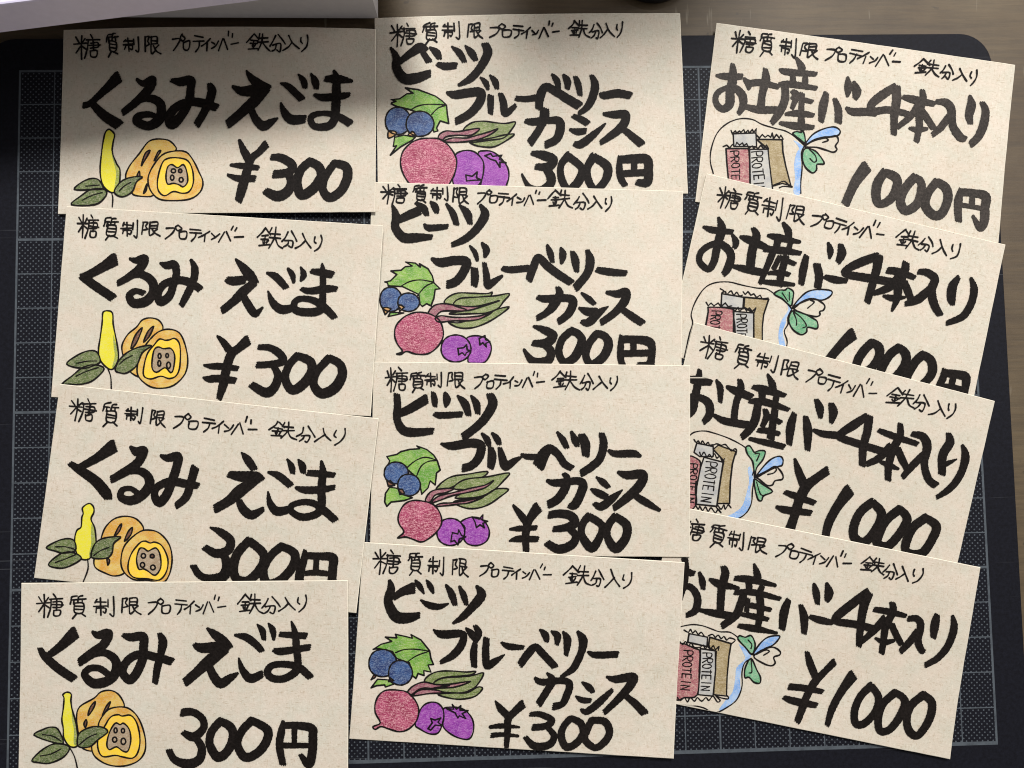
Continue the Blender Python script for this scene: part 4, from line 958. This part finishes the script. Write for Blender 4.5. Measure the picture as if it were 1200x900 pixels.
def parse_tri(txt, o):
    out = []
    for s in txt.split(';'):
        a = np.array(s.split(), float).reshape(-1, 3)
        a = np.stack([o[0]+a[:, 0]/6, o[1]+a[:, 1]/6, a[:, 2]/12*1.07], 1)
        out.append(spline(a, step=5))
    return out
GLYPH = {'P': '0 0 0 1 .75 .95 .7 .5 0 .45', 'R': '0 0 0 1 .75 .95 .65 .55 0 .5;.25 .5 .8 0', 'O': '.4 0 0 .35 .1 .9 .5 1 .8 .6 .7 .1 .4 0',
         'T': '0 1 .8 1;.4 1 .4 0', 'E': '.75 1 0 1 0 0 .75 0;0 .5 .6 .5', 'I': '.4 1 .4 0', 'N': '0 0 0 1 .75 0 .75 1'}
def word_strokes(x0, y0, x1, y1, h, hidden=()):
    a = np.array([x0, y0]); d = np.array([x1-x0, y1-y0]); L = np.hypot(*d); d = d/L; upv = np.array([d[1], -d[0]])
    adv = L/7; out = []
    for i, ch in enumerate('PROTEIN'):
        for s in GLYPH[ch].split(';'):
            p = np.array(s.split(), float).reshape(-1, 2)
            sc = 0.86 + 0.14*random.random()
            out.append(a + d*(i*adv) + p[:, :1]*d*adv*0.92 + (p[:, 1:]*sc+random.uniform(0, .08))*upv*h)
    return out
def pen(pts, o, w=0.95, closed=False, sharp=False):
    p = spline(pts, closed, sharp)
    ww = w*(1+0.16*np.sin(np.arange(len(p))*0.9+random.random()*6))
    return np.stack([o[0]+p[:, 0]/6, o[1]+p[:, 1]/6, ww], 1)
def fill_polygon(pts, o):
    p = np.stack([o[0]+pts[:, 0]/6, o[1]+pts[:, 1]/6], 1)
    tri = tessellate_polygon([[Vector((x, y, 0)) for x, y in p]])
    idx = [i for t in tri for i in t]
    q = p[idx].reshape(-1, 3, 2)
    cr = (q[:, 1, 0]-q[:, 0, 0])*(q[:, 2, 1]-q[:, 0, 1])-(q[:, 1, 1]-q[:, 0, 1])*(q[:, 2, 0]-q[:, 0, 0])
    q = np.where((cr < 0)[:, None, None], q[:, ::-1], q)
    return q.reshape(-1, 2), np.full(len(q), 3)

def tris_subdivide(P, n=1):
    for _ in range(n):
        T = P.reshape(-1, 3, 2); a, b, c = T[:, 0], T[:, 1], T[:, 2]
        ab, bc, ca = (a+b)/2, (b+c)/2, (c+a)/2
        P = np.stack([a, ab, ca, ab, b, bc, ca, bc, c, ab, bc, ca], 1).reshape(-1, 2)
    return P

LABEL = {
 'L1': 'beige card with yellow fruit drawing and ¥300, shaded, topmost in the left column',
 'L2': 'beige card with yellow fruit drawing and ¥300, second in the left column, fully lit',
 'L3': 'beige card with yellow fruit drawing and 300円, tilted, its price half covered by another card',
 'L4': 'beige card with yellow fruit drawing and 300円, bottom left, lying above its column',
 'M1': 'beige card with berries, beetroot and 300円, topmost in the middle, its beetroot cut off',
 'M2': 'beige card with berries, beetroot and 300円, second in the middle column, whole beetroot showing',
 'M3': 'beige card with berries, beetroot and ¥300, third in the middle, overlapping the right column',
 'M4': 'beige card with berries, beetroot and ¥300, lowest in the middle column, nothing over it',
 'R1': 'beige card with gift bag drawing and whole 1000円, topmost on the right, greyer lettering',
 'R2': 'beige card with gift bag drawing and half-covered 1000円, second on the right',
 'R3': 'beige card with gift bag drawing and ¥1000 cut at its foot, third on the right',
 'R4': 'beige card with gift bag drawing and whole ¥1000, lowest of the right column',
}
def paper_mesh(bow):
    """a card sheet: grid of quads on top, a worn bright rim, cut sides and underside; upper face at local z = 0"""
    nx, ny, bv = 28, 16, 0.013
    def outline(i, j):
        x = -CW/2 + CW*i/nx; y = -CH/2 + CH*j/ny
        if j == ny: y += bow*4*(i/nx)*(1-i/nx)
        return x, y
    V, F, MI = [], [], []
    ring = [(i, 0) for i in range(nx)] + [(nx, j) for j in range(ny)] + [(i, ny) for i in range(nx, 0, -1)] + [(0, j) for j in range(ny, 0, -1)]
    for j in range(ny+1):
        for i in range(nx+1):
            x, y = outline(i, j)
            x += bv*((i == 0)-(i == nx)); y += bv*((j == 0)-(j == ny))
            V.append((x, y, 0.0))
    for j in range(ny):
        for i in range(nx):
            a = j*(nx+1)+i; F.append((a, a+1, a+nx+2, a+nx+1)); MI.append(0)
    base = []
    for z, k in ((-bv*0.7, 0.0), (-CT, 0.0)):
        base.append(len(V))
        for i, j in ring:
            x, y = outline(i, j); V.append((x+random.uniform(-.0025, .0025), y+random.uniform(-.0025, .0025), z))
    m_ = len(ring)
    top = [j*(nx+1)+i for i, j in ring]
    for r0, r1 in ((top, [base[0]+k for k in range(m_)]), ([base[0]+k for k in range(m_)], [base[1]+k for k in range(m_)])):
        for k in range(m_):
            k2 = (k+1) % m_; F.append((r1[k], r1[k2], r0[k2], r0[k])); MI.append(1)
    under = len(V)
    for j in range(ny+1):
        for i in range(nx+1): V.append((*outline(i, j), -CT))
    for j in range(ny):
        for i in range(nx):
            a = under+j*(nx+1)+i; F.append((a+nx+1, a+nx+2, a+1, a)); MI.append(0)
    me = bpy.data.meshes.new('card_sheet'); me.from_pydata([(x*CM, y*CM, z*CM) for x, y, z in V], [], F)
    me.materials.append(PAPER); me.materials.append(EDGE)
    me.polygons.foreach_set('material_index', MI); me.update()
    return me

for key in ORDER:
    t, th, R, plane = placed[key]
    z0 = plane[0]*t[0]+plane[1]*t[1]+plane[2]
    root = bpy.data.objects.new('price_card', None); S.collection.objects.link(root)
    root.empty_display_size = 0.01
    root.location = (t[0]*CM, t[1]*CM, z0*CM); root.rotation_euler = (0, 0, th)
    tag(root, LABEL[key], 'price card', 'hand-lettered price cards laid out on the mat')
    card = dict(key=key, t=t, R=R, plane=plane, z0=z0)
    # the sheet itself follows the settled plane: shear its points by the slope in the card's frame
    me = paper_mesh({'L1': 0.085, 'M1': 0.05, 'R1': 0.02}.get(key, 0.0))
    sl = np.array(plane[:2]) @ R
    co = np.empty(len(me.vertices)*3); me.vertices.foreach_get('co', co); co = co.reshape(-1, 3)
    co[:, 2] += co[:, 0]*sl[0] + co[:, 1]*sl[1] + curl(key, co[:, :2]/CM)*CM
    me.vertices.foreach_set('co', co.ravel()); me.update()
    link('card_sheet', me, root)
    # drawing
    drawing = bpy.data.objects.new({'L': 'fruit_drawing', 'M': 'berry_drawing', 'R': 'gift_bag_drawing'}[key[0]], None)
    S.collection.objects.link(drawing); drawing.parent = root; drawing.empty_display_size = 0.005
    z = 0.003; o = (0, 0)
    for line in DRAW[key].split('\n'):
        line = line.strip()
        if not line: continue
        if line[0] == '@':
            o = tuple(float(x) for x in line[1:].split(',')); continue
        head, outline, inner = line.split('|')
        name, col = head.split()
        sh = Sheet(card); pens = []
        noedge = col.startswith('~'); col = col.strip('~')
        if outline.strip():
            if outline.startswith('o '):
                cx, cy, rx, ry = [float(x) for x in outline[2:].split()]
                k = 20; a_ = np.arange(k)*2*math.pi/k
                pts = np.stack([cx+rx*np.cos(a_)*(1+.02*np.sin(3*a_+1)), cy+ry*np.sin(a_)*(1+.02*np.cos(2*a_))], 1); sharp = False
            else:
                sharp = outline.startswith('!'); pts = np.array(outline.strip('!').split(), float).reshape(-1, 2)
            loop = spline(pts, True, sharp)
            if col != '-':
                ctr = loop.mean(0); P_, s_ = fill_polygon(ctr + (loop[:-1]-ctr)*0.985 + rng.normal(0, 1.6, 2), o)
                P_ = tris_subdivide(P_, 1); sh.add(P_, np.full(len(P_)//3, 3), z, 1)
            if not noedge: pens.append(pen(pts, o, 0.96, True, sharp))
        for s in [x for x in inner.split(';') if x.strip()]:
            if s.startswith('T'):
                x0, y0, x1, y1, h = [float(x) for x in s[1:].split()]
                for w in word_strokes(x0, y0, x1, y1, h): pens.append(pen(w, o, 0.70, False, len(w) < 5))
            else:
                sharp = s.startswith('!'); pts = np.array(s.strip('!').split(), float).reshape(-1, 2)
                pens.append(pen(pts, o, 0.80, False, sharp))
        if pens:
            P_, s_ = field_mesh(pens, 5, 0.10, 1.1, False)
            sh.add(P_, s_, z+0.0015, 0)
        sh.build(name, drawing, [PEN, PENCIL.get(col, PEN)])
        z += 0.0008
    # heading in fine pen
    ox, oy, deg, boxes = HEADBOX[key]
    heading = bpy.data.objects.new('heading', None); S.collection.objects.link(heading); heading.parent = root; heading.empty_display_size = 0.005
    ca, sa = math.cos(math.radians(deg)), math.sin(math.radians(deg))
    for (ch, bb, txt), bx in zip(HEAD, boxes.split(';')):
        bx = np.array(bx.split(), float)
        segs = [np.array(s.split(), float).reshape(-1, 2) for s in txt.split(';')]
        segs = [s + rng.normal(0, 3.0, s.shape) for s in segs] if key != 'L4' else segs
        segs = [np.stack([s[:, 0]*ca - s[:, 1]*sa, s[:, 0]*sa + s[:, 1]*ca], 1) for s in segs]
        al = np.vstack(segs); lo, hi = al.min(0), al.max(0)
        segs = [(s-lo)/(hi-lo)*(bx[2:]-bx[:2]-8)+bx[:2]+4 for s in segs]
        pens = [pen(s, (ox, oy), 0.98, False, len(s) == 2) for s in segs]
        P_, s_ = field_mesh(pens, 5, 0.11, 1.2, False)
        sh = Sheet(card); sh.add(P_, s_, 0.017, 0); sh.build('character', heading, [PEN])
    # brush lettering
    ink = INK_GLARE if key == 'R1' else INK
    parts = {}
    for kind, nm in (('n', 'product_name'), ('p', 'price')):
        e = bpy.data.objects.new(nm, None); S.collection.objects.link(e); e.parent = root; e.empty_display_size = 0.005
        parts[kind] = e
    z = 0.019
    for line in BRUSH[key].split('\n'):
        if line[0] == '@':
            o = tuple(float(x) for x in line[1:].split(',')); continue
        kind, ch, txt = line.split(' ', 2)
        P_, s_ = field_mesh(parse_tri(txt, o), 3.4, 0.30, 1.2, True)
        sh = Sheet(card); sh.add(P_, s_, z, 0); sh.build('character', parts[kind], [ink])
        z += 0.0004
